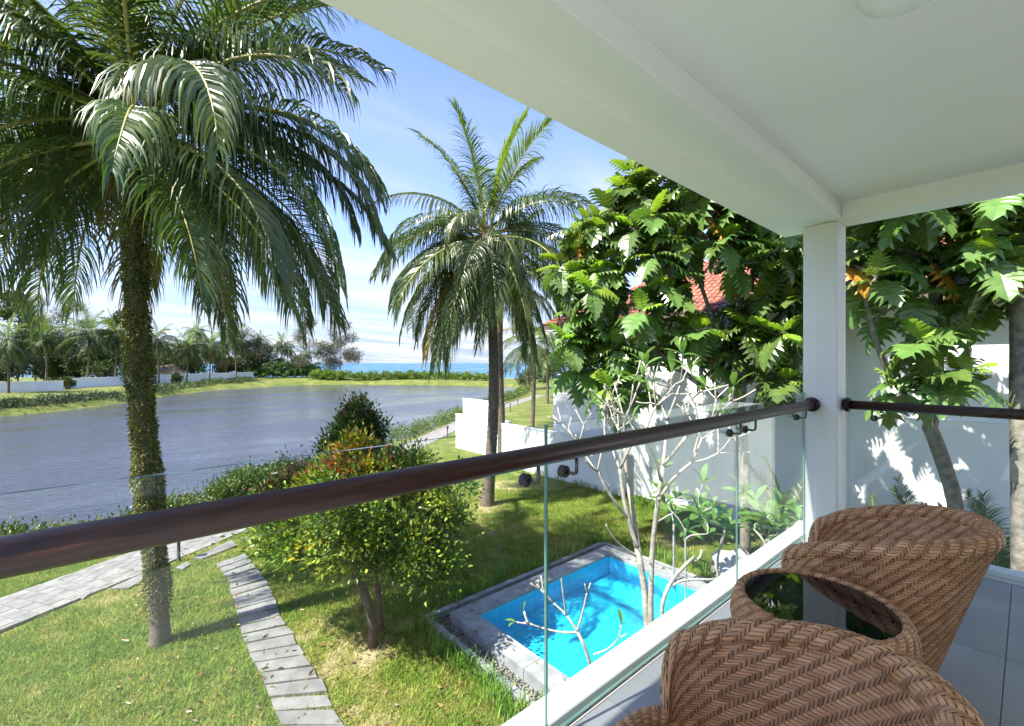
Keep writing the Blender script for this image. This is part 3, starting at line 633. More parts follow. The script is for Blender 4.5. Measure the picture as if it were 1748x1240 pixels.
# ------------------------------------------------------------------ stepping path, walkway
Lpx = [(369, 965), (388, 986), (397, 1017), (404, 1043), (411, 1077), (425, 1116), (443, 1144), (454, 1176), (472, 1222), (500, 1290), (535, 1370)]
Rpx = [(418, 947), (440, 972), (457, 1001), (468, 1027), (482, 1059), (503, 1095), (532, 1134), (557, 1187), (585, 1236), (622, 1310), (665, 1390)]
def resample(pts, n):
    pts = np.array(pts); s = np.concatenate([[0], np.cumsum(np.hypot(*np.diff(pts, axis=0).T))]); q = np.linspace(0, s[-1], n)
    return np.stack([np.interp(q, s, pts[:, 0]), np.interp(q, s, pts[:, 1])], 1)
NS = 23
LQ = resample([G(*p).xy for p in Lpx], NS + 1); RQ = resample([G(*p).xy for p in Rpx], NS + 1)
path = ob('stepping_path', None, kind='structure')
slab_polys = []
for k in range(NS):
    e = 0.07; a, bq, c, d = LQ[k] * (1 - e) + LQ[k + 1] * e, RQ[k] * (1 - e) + RQ[k + 1] * e, RQ[k + 1] * (1 - e) + RQ[k] * e, LQ[k + 1] * (1 - e) + LQ[k] * e
    poly = [a + rng.normal(0, .008, 2), bq + rng.normal(0, .02, 2), c + rng.normal(0, .02, 2), d + rng.normal(0, .008, 2)]
    if (poly[1][0] - poly[0][0]) * (poly[2][1] - poly[0][1]) - (poly[1][1] - poly[0][1]) * (poly[2][0] - poly[0][0]) < 0: poly = poly[::-1]
    slab_polys.append(np.array(poly)); b = MB(); b.prism(poly, -0.05, 0.045 + rng.uniform(-.006, .006)); b.build('slab', M['slab'], path, bevel=0.006)
for q in ([(330, 955), (345, 957), (405, 934), (395, 925)], [(188, 1008), (220, 1007), (252, 990), (246, 981)], [(128, 1021), (142, 1026), (158, 1014), (146, 1011)], [(312, 975), (326, 966), (318, 962), (300, 972)]):
    poly = [np.array(G(*p).xy) for p in q]
    if (poly[1][0] - poly[0][0]) * (poly[2][1] - poly[0][1]) - (poly[1][1] - poly[0][1]) * (poly[2][0] - poly[0][0]) < 0: poly = poly[::-1]
    b = MB(); b.prism(poly, -0.15, 0.05); b.build('slab', M['slab'], path, bevel=0.006)

walk_lf = [(-13.5, -4), (-11.0, 3.5), (-9.75, 8.0), (-8.85, 11), (-7.9, 15), (-6.9, 20), (-5.7, 27), (-4.3, 36), (-2.3, 46), (0.9, 56), (4.2, 67)]
def smooth_path(pts, n):
    pts = np.array(pts, float)
    for _ in range(3):
        q = [pts[0]]
        for i in range(len(pts) - 1): q += [pts[i] * .75 + pts[i + 1] * .25, pts[i] * .25 + pts[i + 1] * .75]
        q.append(pts[-1]); pts = np.array(q)
    return resample(pts, n)
WC = smooth_path([tuple(LF(*p).xy) for p in walk_lf], 241); WW = 1.5
tang = unit(np.gradient(WC, axis=0)); nor = np.stack([-tang[:, 1], tang[:, 0]], 1)
def walk_dist(x, y):
    d = np.full(np.shape(x), 1e9)
    for p in WC[::3]: d = np.minimum(d, np.hypot(x - p[0], y - p[1]))
    return d
wz = np.array([gz(*p) for p in WC]); wz = np.convolve(np.pad(wz, 8, 'edge'), np.ones(17) / 17, 'valid')
wz = np.maximum(wz, -0.2) + 0.03
bed = MB()
vs = [(*(WC[i] + nor[i] * s * WW / 2), wz[i] + 0.012 - (0.25 if abs(s) > 1 else 0)) for i in range(len(WC)) for s in (-1.02, -1, 1, 1.02)]
bed.add(vs, [(i * 4 + k, i * 4 + k + 1, i * 4 + k + 5, i * 4 + k + 4) for i in range(len(WC) - 1) for k in range(3)])
walk = bed.build('walkway', M['sandbed'], kind='structure')
slen = np.concatenate([[0], np.cumsum(np.hypot(*np.diff(WC, axis=0).T))])
rows = int(slen[-1] / 0.26); pav = []
for r_ in range(rows):
    s0 = r_ * 0.26; cc = [np.array([np.interp(s, slen, WC[:, 0]), np.interp(s, slen, WC[:, 1])]) for s in (s0, s0 + 0.246)]
    nn = [np.array([np.interp(s, slen, nor[:, 0]), np.interp(s, slen, nor[:, 1])]) for s in (s0, s0 + 0.246)]; z = float(np.interp(s0, slen, wz)) + 0.04
    o = 0.125 if r_ % 2 else 0.0
    for k in range(-1, 6):
        a0, a1 = max(k * 0.25 + o, 0.0), min(k * 0.25 + o + 0.238, 1.5)
        if a1 - a0 < 0.06: continue
        a0 -= WW / 2; a1 -= WW / 2
        pav.append(([cc[0] + nn[0] * a1, cc[0] + nn[0] * a0, cc[1] + nn[1] * a0, cc[1] + nn[1] * a1], z))
vis = [i for i, (p, z) in enumerate(pav) if (lambda l, f: f > 5 and abs(l) < f * 1.2)(*to_lf(*p[0]))]
vis.sort(key=lambda i: math.hypot(*pav[i][0][0])); top = set(vis[:300])
rest = MB()
for i, (p, z) in enumerate(pav):
    z += random.uniform(-.003, .003)
    p = p if (p[1][0] - p[0][0]) * (p[2][1] - p[0][1]) - (p[1][1] - p[0][1]) * (p[2][0] - p[0][0]) > 0 else p[::-1]
    if i in top: b = MB(); b.prism(p, z - 0.05, z); b.build('paver', M['paver'], walk)
    else: rest.prism(p, z - 0.05, z)
rest.build('pavers', M['paver'], walk, kind='stuff')

# ------------------------------------------------------------------ grass
def make_grass():
    rg = np.random.default_rng(11); n = 1000000
    f = rg.uniform(3.2, 34, n) ; f = np.where(rg.random(n) < 0.75, rg.uniform(3.2, 17, n), f); l = rg.uniform(-1.35, 1.1, n) * (f + 1)
    x = l * SA + f * CA; y = -l * CA + f * SA
    sd = lake_sd(x, y); ok = (sd > 0.5) & (walk_dist(x, y) > 0.86) & (x < 13.45) & ~((x < 5.0) & (y < 1.3))
    c = 0.37 + 0.25 + 0.13
    ok &= ~((x > PX0 - c) & (x < PX1 + c) & (y > PY0 - c) & (y < PY1 + c))
    for p in slab_polys:
        ins = np.ones(n, bool)
        for i in range(4):
            a, b_ = p[i], p[(i + 1) % 4]; ins &= ((b_[0] - a[0]) * (y - a[1]) - (b_[1] - a[1]) * (x - a[0])) > 0
        ok &= ~ins
    for px_, r_, k_ in WORN: ok &= ~((np.hypot(x - px_.x, y - px_.y) < r_ * rg.uniform(0.3, 1.0, n)) & (rg.random(n) < k_ * 5.2))
    x, y = x[ok], y[ok]; n = len(x); z = ground_z(x, y)
    h = rg.uniform(0.03, 0.075, n) * np.where(rg.random(n) < 0.04, 1.8, 1); a = rg.uniform(0, 2 * np.pi, n); wd = rg.uniform(0.005, 0.010, n)
    tilt = rg.normal(0, 0.55, (n, 2)) * h[:, None]
    dx, dy = np.cos(a) * wd, np.sin(a) * wd
    V = np.stack([np.stack([x - dx, y - dy, z - 0.01], 1), np.stack([x + dx, y + dy, z - 0.01], 1), np.stack([x + tilt[:, 0], y + tilt[:, 1], z + h], 1)], 1).reshape(-1, 3)
    F = np.arange(n * 3).reshape(-1, 3)
    t = rg.uniform(0.65, 1.35, (n, 1)) * np.stack([rg.uniform(0.85, 1.2, n), np.ones(n), np.ones(n)], 1)
    ob('grass', npmesh('grass', V, F, M['grass'], tint=np.repeat(t, 3, axis=0)), kind='stuff')
make_grass()

# ------------------------------------------------------------------ palms
def frond_mesh(th0, droop, L, seed, mleaf, npair=88, hang=0.45, lmax=1.25, wleaf=0.041):
    rg = np.random.default_rng(seed); n = 40; s = np.linspace(0, 1, n); th = R(th0) - R(droop) * s ** 1.25
    ds = L / (n - 1); x = np.concatenate([[0], np.cumsum(np.cos(th[:-1]) * ds)]); z = np.concatenate([[0], np.cumsum(np.sin(th[:-1]) * ds)])
    yb = 0.10 * L * rg.normal() * s ** 2 * 0.6
    ctr = np.stack([x, yb, z], 1)
    mb = MB(); mb.tube(ctr[::3], list((0.036 * (1 - s[::3]) ** 0.8 + 0.005)), 5, 1, False)
    Vr = np.array(mb.v); Fr = mb.f
    V = [Vr]; F4 = list(Fr); mi = [1] * len(Fr); off = len(Vr)
    twist = rg.normal(0, 0.25); gust = rg.uniform(0.6, 1.5, 12)
    for side in (-1, 1):
        for k in range(npair):
            q = 0.13 + 0.87 * (k + rg.uniform(-.3, .3)) / npair; q = min(max(q, 0.12), 0.998)
            i = q * (n - 1); i0 = int(i); fr = i - i0; c = ctr[i0] * (1 - fr) + ctr[min(i0 + 1, n - 1)] * fr
            t = th[min(i0, n - 1)]; T = np.array([math.cos(t), 0, math.sin(t)]); Nn = np.array([-math.sin(t), 0, math.cos(t)]); B = np.array([0, 1.0, 0])
            a = R(72) - R(50) * q ** 1.3 + rg.normal(0, 0.06)
            prof = (0.45 + 0.55 * math.sin(math.pi * min(1, q / 0.9) ** 0.8)) if q < 0.9 else 0.45 - 0.9 * (q - 0.9)
            ln = lmax * prof * rg.uniform(0.75, 1.15) * (0.5 if rg.random() < 0.05 else 1)
            d = T * math.cos(a) + B * side * math.sin(a) * math.cos(twist) + Nn * (0.14 + side * math.sin(twist)) ; d /= np.linalg.norm(d)
            w0 = wleaf * rg.uniform(0.8, 1.15); pts = [c]; ws = [w0 * 0.5]; g = hang * rg.uniform(0.6, 1.5) * gust[int(q * 9)]
            if rg.random() < 0.05: g *= 2.5
            dd = d.copy()
            dirs = [dd]
            for m_ in range(4):
                pts.append(pts[-1] + dd * ln / 4); dd = dd + np.array([0, 0, -g]) * (0.5 + 0.35 * m_); dd /= np.linalg.norm(dd); dirs.append(dd); ws.append(w0 * (1.0, 0.9, 0.62, 0.05)[m_])
            wd = T - d * np.dot(T, d); wd /= np.linalg.norm(wd) + 1e-9
            ro = 0.55 + rg.normal(0, 0.38); wd = wd * math.cos(ro) + np.cross(d, wd) * math.sin(ro) * side
            vv = []
            for p, w_, dr in zip(pts, ws, dirs):
                e = wd - dr * np.dot(wd, dr); e /= np.linalg.norm(e) + 1e-9
                vv += [p - e * w_ / 2, p + e * w_ / 2]
            V.append(np.array(vv))
            for m_ in range(4): F4.append((off + m_ * 2, off + m_ * 2 + 1, off + m_ * 2 + 3, off + m_ * 2 + 2)); mi.append(0)
            off += 10
    return npmesh('frond', np.concatenate(V), np.array(F4), [mleaf, M['rachis']], midx=mi)
LIB = {}
def frond(th0, kind='palmleaf', var=0):
    th0 = int(round(th0 / 12.0)) * 12
    key = (th0, kind, var)
    if key not in LIB:
        dr = {84: 24, 72: 42, 60: 66, 48: 88, 36: 100, 24: 98, 12: 92, 0: 80, -12: 66, -24: 52, -36: 42, -48: 32, -60: 24, -72: 14}.get(th0, 60)
        hang = 0.32 + 0.95 * sstep(84, 30, th0) * (0.85 + .3 * var)
        LIB[key] = frond_mesh(th0, dr * (0.9 + 0.2 * var), 4.3, 100 + th0 + 7 * var, M[kind], hang=float(hang), wleaf=0.037 if th0 > 0 else 0.032)
    return LIB[key]

def palm_trunk(mb, pts, r0, r1, n=14, flare=0.35):
    pts = smooth_path3(pts, 90); m = len(pts); rr = []
    for i in range(m):
        t = i / (m - 1); r = r0 + (r1 - r0) * t; r *= 1 + flare * math.exp(-t * 18); r *= 1 + 0.03 * (1 if i % 2 else -1); rr.append(r)
    mb.tube(pts, rr, n)
def smooth_path3(pts, n):
    pts = np.array([tuple(p) for p in pts], float)
    for _ in range(3):
        q = [pts[0]]
        for i in range(len(pts) - 1): q += [pts[i] * .75 + pts[i + 1] * .25, pts[i] * .25 + pts[i + 1] * .75]
        q.append(pts[-1]); pts = np.array(q)
    s = np.concatenate([[0], np.cumsum(np.linalg.norm(np.diff(pts, axis=0), axis=1))]); q = np.linspace(0, s[-1], n)
    return np.stack([np.interp(q, s, pts[:, k]) for k in range(3)], 1)

def palm(base, trunk_pts, fronds, label, group, scale=1.0, r0=0.17, r1=0.13, nuts=True, ivy=None, name='coconut_palm'):
    """fronds: (azimuth right of forward in degrees, start elevation, length factor, material, variant)"""
    t = empty(name, base, label, 'palm', group)
    B0 = Vector(base); tp = [Vector(p) - B0 for p in trunk_pts]; topp = tp[-1]
    b = MB(); palm_trunk(b, tp, r0, r1); b.build('trunk', M['palmbark'], t, True)
    b = MB(); b.lathe([(r1 * 0.9, -0.5), (r1 * 1.5, -0.2), (r1 * 1.6, 0.05), (r1 * 1.1, 0.3), (0.03, 0.5)], 12, tuple(topp)); b.build('crown_shaft', M['fibre'], t, True)
    for az, el, lf, k, var in fronds:
        o = ob('frond', frond(el, k, var), t); a = R(49 - 90) + R(90 - az)
        # azimuth az: 0 = ahead of the camera, 90 = right
        dirw = Vector((math.sin(R(az)) * SA + math.cos(R(az)) * CA, -math.sin(R(az)) * CA + math.cos(R(az)) * SA, 0))
        o.rotation_euler = (0, 0, math.atan2(dirw.y, dirw.x)); o.scale = (lf * scale,) * 3
        o.location = topp + dirw * r1 * 0.8 + Vector((0, 0, 0.10 + 0.25 * max(0, el) / 90 - 0.15 * (el < 0)))
    if nuts:
        nb = MB(); nb.lathe([(0, -0.14), (0.07, -0.12), (0.11, -0.04), (0.115, 0.03), (0.08, 0.11), (0.0, 0.15)], 10); nm = nb.mesh('coconut', M['coconut'], True)
        for k in range(7):
            a = k * 0.9 + 0.4; o = ob('coconut', nm, t, loc=topp + Vector((math.cos(a) * 0.27, math.sin(a) * 0.27, -0.22 - 0.13 * (k % 3)))); o.scale = (0.9 + .04 * k,) * 3
    return t, tp

# near palm with an ivy-clad trunk
pb = G(274, 1098); d0 = to_lf(pb.x, pb.y)[1]
tr = [pb + Vector((0, 0, -0.1)), P(271, 1020, d0), P(258, 880, d0), P(244, 720, d0), P(233, 560, d0), P(231, 420, d0), P(234, 235, d0)]
F1 = [(88, 48, 1.0, 'palmleaf', 0), (78, 30, 1.06, 'palmleaf', 1), (128, 24, .98, 'palmleaf', 1), (70, 12, 1.05, 'palmleaf', 0), (95, 0, 1.06, 'palmleaf', 1), (112, -12, 1.0, 'palmleaf', 0), (58, -12, 1.0, 'palmleaf', 1), (80, -24, 1.0, 'palmleaf', 0), (120, -36, .82, 'palmleaf', 1), (60, -40, .9, 'palmleaf', 0), (95, -48, .85, 'palmleaf', 1),
      (270, 56, 1.0, 'palmleaf', 0), (285, 40, 1.05, 'palmleaf', 1), (300, 24, 1.0, 'palmleaf', 0), (262, 14, 1.0, 'palmleaf', 1), (280, 2, 1.02, 'palmleaf', 0), (250, -14, .92, 'palmleaf', 1), (300, -14, 1.0, 'palmleaf', 0), (272, -30, .85, 'palmleaf', 0),
      (330, 38, 1.0, 'palmleaf', 1), (20, 36, 1.0, 'palmleaf', 0), (0, 12, 1.0, 'palmleaf', 1), (345, -10, 1.0, 'palmleaf', 0), (30, -14, 1.0, 'palmleaf', 1), (10, -50, .8, 'palmdry', 0), 
      (225, 50, .95, 'palmleaf', 0), (315, 72, 1, 'palmyoung', 0), (40, 68, 1, 'palmleaf', 1), (100, 72, 1, 'palmleaf', 0), (200, 80, .9, 'palmyoung', 1), (235, 24, .8, 'palmyoung', 0), (75, -62, .6, 'palmdry', 1), (150, 60, .95, 'palmleaf', 1), (60, 58, 1.0, 'palmleaf', 1), (105, 40, 1.0, 'palmleaf', 0), (68, 22, .95, 'palmleaf', 1), (85, -8, .95, 'palmleaf', 1), (102, -30, .95, 'palmleaf', 0), (45, 6, 1.0, 'palmleaf', 1), (75, 60, 1.0, 'palmleaf', 0), (275, 66, 1.0, 'palmleaf', 1), (255, 34, 1.0, 'palmleaf', 0), (290, 12, 1.0, 'palmleaf', 1), (268, -8, 1.0, 'palmleaf', 0), (282, -22, .95, 'palmleaf', 1), (300, 54, 1.0, 'palmleaf', 1), (320, 6, 1.0, 'palmleaf', 0), (345, 58, 1.0, 'palmleaf', 0), (180, 66, .95, 'palmleaf', 0), (240, 64, 1, 'palmleaf', 1), (140, 2, .78, 'palmleaf', 0), (320, -34, .85, 'palmdry', 1)]
F1 = [(a, e, l * 1.06, k, v) for a, e, l, k, v in F1] + [(292, 62, 1.05, 'palmleaf', 1), (265, 48, 1.05, 'palmleaf', 1), (278, 28, 1.05, 'palmleaf', 0), (305, 36, 1.05, 'palmleaf', 1), (88, 20, 1.08, 'palmleaf', 0), (65, 36, 1.08, 'palmleaf', 1), (98, 56, 1.05, 'palmleaf', 1)]
p1, tp1 = palm(pb, tr, F1, 'tall coconut palm close to the balcony with an ivy-clad trunk', 'coconut palms', r0=0.125, r1=0.10)
def ivy_mesh(tp, zlo, zhi, n):
    rg = np.random.default_rng(21); pts = smooth_path3(tp, 200); zz = rg.uniform(zlo, zhi, n) ; zz = np.where(rg.random(n) < (1 - sstep(zlo, zlo + 1.0, zz)) * 0.75, rg.uniform(zlo + 0.7, zhi, n), zz)
    c = np.stack([np.interp(zz, pts[:, 2], pts[:, 0]), np.interp(zz, pts[:, 2], pts[:, 1]), zz], 1); a = rg.uniform(0, 2 * np.pi, n)
    o = np.stack([np.cos(a), np.sin(a), 0 * a], 1); r = 0.125 - 0.02 * sstep(1.5, 8, zz) + rg.uniform(0, 0.05, n) * (0.5 + 0.5 * sstep(zlo, zlo + 2, zz)) + 0.022 * np.sin(zz * 3 + a * 2) + 0.03 * np.maximum(0, np.sin(zz * 7.3 + 3 * np.sin(a)))
    dirs = o * rg.uniform(0.3, 1.0, (n, 1)) + np.stack([0 * a, 0 * a, rg.uniform(-1.1, 0.25, n)], 1) + rg.normal(0, .35, (n, 3))
    cols = pick(n, [(5, (1, 1, 1)), (2, (1.5, 1.35, 0.9)), (1.2, (2.1, 1.6, .9)), (1.5, (0.6, 0.7, 0.8))], rg)
    return leaf_cloud('ivy', c + o * r[:, None], dirs, rg.uniform(0.035, 0.08, n), rg.uniform(0.014, 0.03, n), cols, M['ivy'], rg=rg)
ob('ivy', ivy_mesh(tp1, 0.45, 8.1, 22000), p1, kind='stuff')

# palm in the middle (two trunks close together)
def std_fronds(n, seed, dry=1, top=84, lo=-60):
    rg = np.random.default_rng(seed); out = []
    for k in range(n):
        t = (k + 0.5) / n; el = top + (lo - top) * t ** 0.85; az = k * 137.5 + rg.normal(0, 12) + seed * 40
        kind = 'palmyoung' if t < 0.16 else ('palmdry' if (t > 0.9 and dry) else 'palmleaf')
        out.append((az, el + rg.normal(0, 5), rg.uniform(0.85, 1.05) * (0.8 if t > .85 else 1), kind, k % 2))
    return out
q2 = G(831, 862); d2 = to_lf(q2.x, q2.y)[1]
F2 = [(300, 80, 1, 'palmyoung', 0), (80, 84, 1.02, 'palmyoung', 1), (110, 78, .95, 'palmyoung', 0), (280, 68, 1.05, 'palmleaf', 0), (310, 50, .9, 'palmleaf', 1), (265, 42, .95, 'palmleaf', 0), (95, 52, 1.0, 'palmleaf', 1), (75, 30, 1.0, 'palmleaf', 0), (100, 14, 1.0, 'palmleaf', 1), (275, 22, 1.02, 'palmleaf', 1), (255, 10, 1.0, 'palmleaf', 0), (285, 2, 1.0, 'palmleaf', 0), (245, -10, 1.0, 'palmleaf', 1), (230, -24, .95, 'palmleaf', 0), (265, -22, 1.05, 'palmleaf', 1), (290, -30, 1.0, 'palmleaf', 0), (200, 20, .8, 'palmleaf', 1), (190, -8, .8, 'palmleaf', 0), (160, -6, .9, 'palmleaf', 1), (130, -4, .95, 'palmleaf', 0), (115, -24, .95, 'palmleaf', 1), (90, -30, .9, 'palmleaf', 0), (145, -36, .9, 'palmleaf', 1), (210, -46, .95, 'palmleaf', 0), (250, -48, .95, 'palmdry', 0), (180, -58, .85, 'palmleaf', 1), (40, -20, .9, 'palmleaf', 0), (10, 10, .95, 'palmleaf', 1), (340, -20, .95, 'palmleaf', 0), (30, 50, .95, 'palmleaf', 1), (300, 34, 1.0, 'palmleaf', 0), (240, 28, 1.0, 'palmleaf', 1), (120, 34, .95, 'palmleaf', 0), (265, -4, 1.0, 'palmleaf', 1), (95, 0, .95, 'palmleaf', 0), (110, -12, .95, 'palmleaf', 1), (225, -12, 1.0, 'palmleaf', 0), (275, -38, 1.0, 'palmleaf', 1), (170, -36, .85, 'palmleaf', 1), (80, -46, .9, 'palmleaf', 0), (125, -52, .9, 'palmleaf', 1), (45, 70, 1.0, 'palmleaf', 1), (200, 66, .9, 'palmyoung', 0), (320, 14, 1.0, 'palmleaf', 0), (60, 0, 1.0, 'palmleaf', 1), (350, 74, 1, 'palmyoung', 1), (60, -56, .8, 'palmdry', 1), (310, -52, .9, 'palmleaf', 1), (355, -50, .8, 'palmleaf', 0), (240, -56, 1.12, 'palmleaf', 0), (262, -60, 1.1, 'palmleaf', 1), (285, -52, 1.1, 'palmdry', 0), (222, -64, 1.1, 'palmleaf', 1), (100, -58, 1.05, 'palmleaf', 0), (120, -64, 1.0, 'palmleaf', 1), (180, -70, .9, 'palmdry', 0), (300, -44, 1.08, 'palmleaf', 1)]
palm(q2, [q2 + Vector((0, 0, -.1)), P(838, 780, d2), P(843, 690, d2), P(843, 600, d2), P(838, 500, d2), P(832, 408, d2)], F2, 'coconut palm with dark bare trunk standing between bush and low white wall', 'coconut palms', 0.98, 0.20, 0.14)
q3 = G(857, 790); d3 = to_lf(q3.x, q3.y)[1]
palm(q3, [q3 + Vector((0, 0, -.1)), P(856, 720, d3), P(853, 640, d3), P(852, 540, d3), P(858, 478, d3)], std_fronds(20, 3), 'coconut palm with mossy trunk just behind the dark-trunked palm', 'coconut palms', 0.9, 0.19, 0.16)
q4 = G(908, 731); d4 = to_lf(q4.x, q4.y)[1]
palm(q4, [q4 + Vector((0, 0, -.1)), P(911, 680, d4), P(912, 630, d4), P(908, 585, d4)], [(a, e, l * .8, 'palmdry' if i % 3 == 0 else k, v) for i, (a, e, l, k, v) in enumerate(std_fronds(20, 5))], 'yellowing coconut palm on the lawn left of the neighbouring villa', 'coconut palms', 0.95, 0.16, 0.13)
q5 = G(934, 690); d5 = to_lf(q5.x, q5.y)[1]
palm(q5, [q5 + Vector((0, 0, -.1)), P(935, 660, d5), P(934, 600, d5)], std_fronds(18, 8), 'coconut palm half hidden behind the corner of the neighbouring villa', 'coconut palms', 1.0, 0.18, 0.15)

# palms on the far bank
far = [(14, 675, 592, 1.0, 'coconut palm at the left edge of the opposite bank, before the white wall'), (78, 662, 585, .9, 'coconut palm behind the white wall, second from the left edge'), (148, 662, 578, 1.1, 'tall full coconut palm on the opposite bank, left of the ivy-clad trunk'), (118, 655, 590, .9, 'coconut palm behind the white wall, between two bigger palms'), (196, 660, 580, 1.0, 'coconut palm on the far bank partly hidden by the ivy-clad trunk'), (271, 657, 588, .95, 'first coconut palm right of the ivy-clad trunk on the far bank'), (297, 652, 604, .8, 'low yellowish coconut palm, second right of the ivy-clad trunk'), (318, 655, 602, 1.0, 'coconut palm on the far bank, third right of the ivy-clad trunk'), (338, 640, 575, 1.0, 'slim coconut palm rising behind the others on the far bank'), (357, 653, 597, 1.15, 'coconut palm on the far bank with straight trunk before the white wall'), (403, 650, 588, 1.1, 'coconut palm on the far bank near the end of the white wall'), (446, 641, 592, .9, 'pale coconut palm just past the end of the white wall'), (478, 642, 598, 1.0, 'coconut palm rising from dark shrubs by the sea'), (492, 642, 604, .9, 'shorter coconut palm rising from dark shrubs by the sea'), (521, 640, 612, .9, 'yellowish coconut palm beside the feathery casuarina')]
for k, (x, yb_, yc, s, lab) in enumerate(far):
    q = G(x, yb_, 0.2); q.z = gz(q.x, q.y); d = to_lf(q.x, q.y)[1]
    top = P(x + (k * 7 % 5 - 2) * 1.5, yc - 7, d)
    palm(q, [q + Vector((0, 0, -.2)), q.lerp(top, .5) + Vector((.15, .1, 0)), top], [(a, e, l, 'palmfar' if kk == 'palmleaf' else kk, v) for a, e, l, kk, v in std_fronds(26, 20 + k, dry=k % 2)], lab, 'coconut palms on the far bank', s * 1.22, 0.17, 0.13, nuts=False)

# ------------------------------------------------------------------ branching trees
def grow(trunks, targets, rt=0.012, power=0.48, step=0.22, bend=0.35, seed=0, sides=7, rmax=None, wob=0.03):
    rg = np.random.default_rng(seed); Pn = []; par = []
    for poly, start in trunks:                      # start: None or index of a node to leave from
        pts = smooth_path3(poly, max(4, int(sum((Vector(poly[i + 1]) - Vector(poly[i])).length for i in range(len(poly) - 1)) / step)))
        prev = None
        if start is not None: prev = min(range(len(Pn)), key=lambda i: np.linalg.norm(Pn[i] - pts[0]))
        for i, p in enumerate(pts):
            if i == 0 and prev is not None: continue
            Pn.append(p); par.append(-1 if prev is None else prev); prev = len(Pn) - 1
    zmin = min(p[2] for p in Pn); ntr = len(Pn)
    ends = []
    tg = sorted([np.array(t) for t in targets], key=lambda t: min(np.linalg.norm(t - p) for p in Pn[:ntr]))
    for t in tg:
        A = np.array(Pn); d = np.linalg.norm(A - t, axis=1) + 0.9 * np.maximum(0, A[:, 2] - t[2] + 0.1) + 3.0 * (A[:, 2] < zmin + 0.5)
        i = int(np.argmin(d)); p0 = A[i]; L = np.linalg.norm(t - p0)
        pd = (p0 - A[par[i]]) if par[i] >= 0 else np.array([0, 0, 1.0]); pd = pd / (np.linalg.norm(pd) + 1e-9)
        c1 = p0 + (pd * bend + (t - p0) / (L + 1e-9) * (1 - bend)) * L * 0.5 + np.array([0, 0, -0.06 * L]); m = max(2, int(L / step)); prev = i
        for k in range(1, m + 1):
            u = k / m; q = (1 - u) ** 2 * p0 + 2 * u * (1 - u) * c1 + u * u * t
            if k < m: q = q + rg.normal(0, wob, 3)
            Pn.append(q); par.append(prev); prev = len(Pn) - 1
        ends.append((t, unit(np.array(Pn[-1]) - np.array(Pn[par[-1]]))))
    n = len(Pn); cnt = np.zeros(n); ch = [[] for _ in range(n)]
    for i in range(n):
        if par[i] >= 0: ch[par[i]].append(i)
    for i in range(n - 1, -1, -1):
        if not ch[i]: cnt[i] = max(cnt[i], 1)
        if par[i] >= 0: cnt[par[i]] += cnt[i]
    rad = rt * cnt ** power
    if rmax: rad = np.minimum(rad, rmax)
    mb = MB(); stack = [i for i in range(n) if par[i] < 0]; first = set(stack)
    while stack:
        s = stack.pop(); chain = [s] if s in first else [par[s], s]; c = s
        while ch[c]:
            nxt = max(ch[c], key=lambda k: cnt[k])
            stack += [k for k in ch[c] if k != nxt]; chain.append(nxt); c = nxt
        rr = [rad[k] for k in chain]
        if s not in first: rr[0] = rad[s]
        if len(chain) > 1: mb.tube([Pn[k] for k in chain], rr, sides)
    return mb, ends

# breadfruit leaf
def bread_leaf(name, material, seed, lobes=6, droop=0.35):
    rg = np.random.default_rng(seed); mb = MB(); xs = np.linspace(0.08, 0.93, lobes + 1); zc_ = lambda x: 0.10 * x - droop * x * x
    v = [(0, 0, 0)]; f = []
    def addv(x, y, z): v.append((x, y, z)); return len(v) - 1
    mids = [addv(x, 0, zc_(x)) for x in xs]; tip = addv(1.04, 0, zc_(1.04))
    for side in (1, -1):
        wid = [0.30, 0.43, 0.46, 0.42, 0.33, 0.21, 0.1]
        val = [addv(x, side * (0.12 + 0.03 * math.sin(x * 3)), zc_(x) + 0.03) for x in xs]
        for i in range(lobes):
            w_ = wid[i] * rg.uniform(0.9, 1.1); tx = xs[i] + 0.10 + 0.10 * (1 - i / lobes) + 0.03 * i / lobes
            t1 = addv(tx + 0.02, side * w_, zc_(tx) - 0.10 * w_ - 0.05); sh = addv((xs[i] + tx) / 2 - 0.01, side * w_ * 0.70, zc_(xs[i]) + 0.02)
            sh2 = addv((xs[i + 1] + tx) / 2 + 0.03, side * w_ * 0.70, zc_(xs[i + 1]) + 0.02)
            ff = [(mids[i], val[i], sh), (mids[i], sh, sh2), (sh, t1, sh2), (mids[i], sh2, val[i + 1]), (mids[i], val[i + 1], mids[i + 1])]
            f += ff if side < 0 else [q[::-1] for q in ff]
        q = (mids[-1], val[-1], tip); f.append(q if side < 0 else q[::-1])
    f.append((0, mids[0], mids[0] + 0)) if False else None
    mb.add(v, f); mb.tube([(0, 0, 0.0), (0.5, 0, zc_(0.5) - 0.004), (0.95, 0, zc_(0.95) - 0.003)], [0.012, 0.008, 0.003], 3, 0, False)
    me = mb.mesh(name, material, False); return me
BL = {k: [bread_leaf('leaf', M[m], s, droop=dr) for s, dr in ((1, .25), (2, .45))] for k, m in (('old', 'bread'), ('young', 'breadyoung'), ('yellow', 'breadyellow'))}
def leaf_matrix(p, d, up, s, roll):
    d = Vector(d).normalized(); up = Vector(up); y = up.cross(d)
    if y.length < 1e-4: y = Vector((0, 1, 0)).cross(d)
    y.normalize(); z = d.cross(y); m = Matrix((d, y, z)).transposed() @ Matrix.Rotation(roll, 3, 'X')
    m4 = m.to_4x4() @ Matrix.Scale(s, 4); m4.translation = Vector(p); return m4
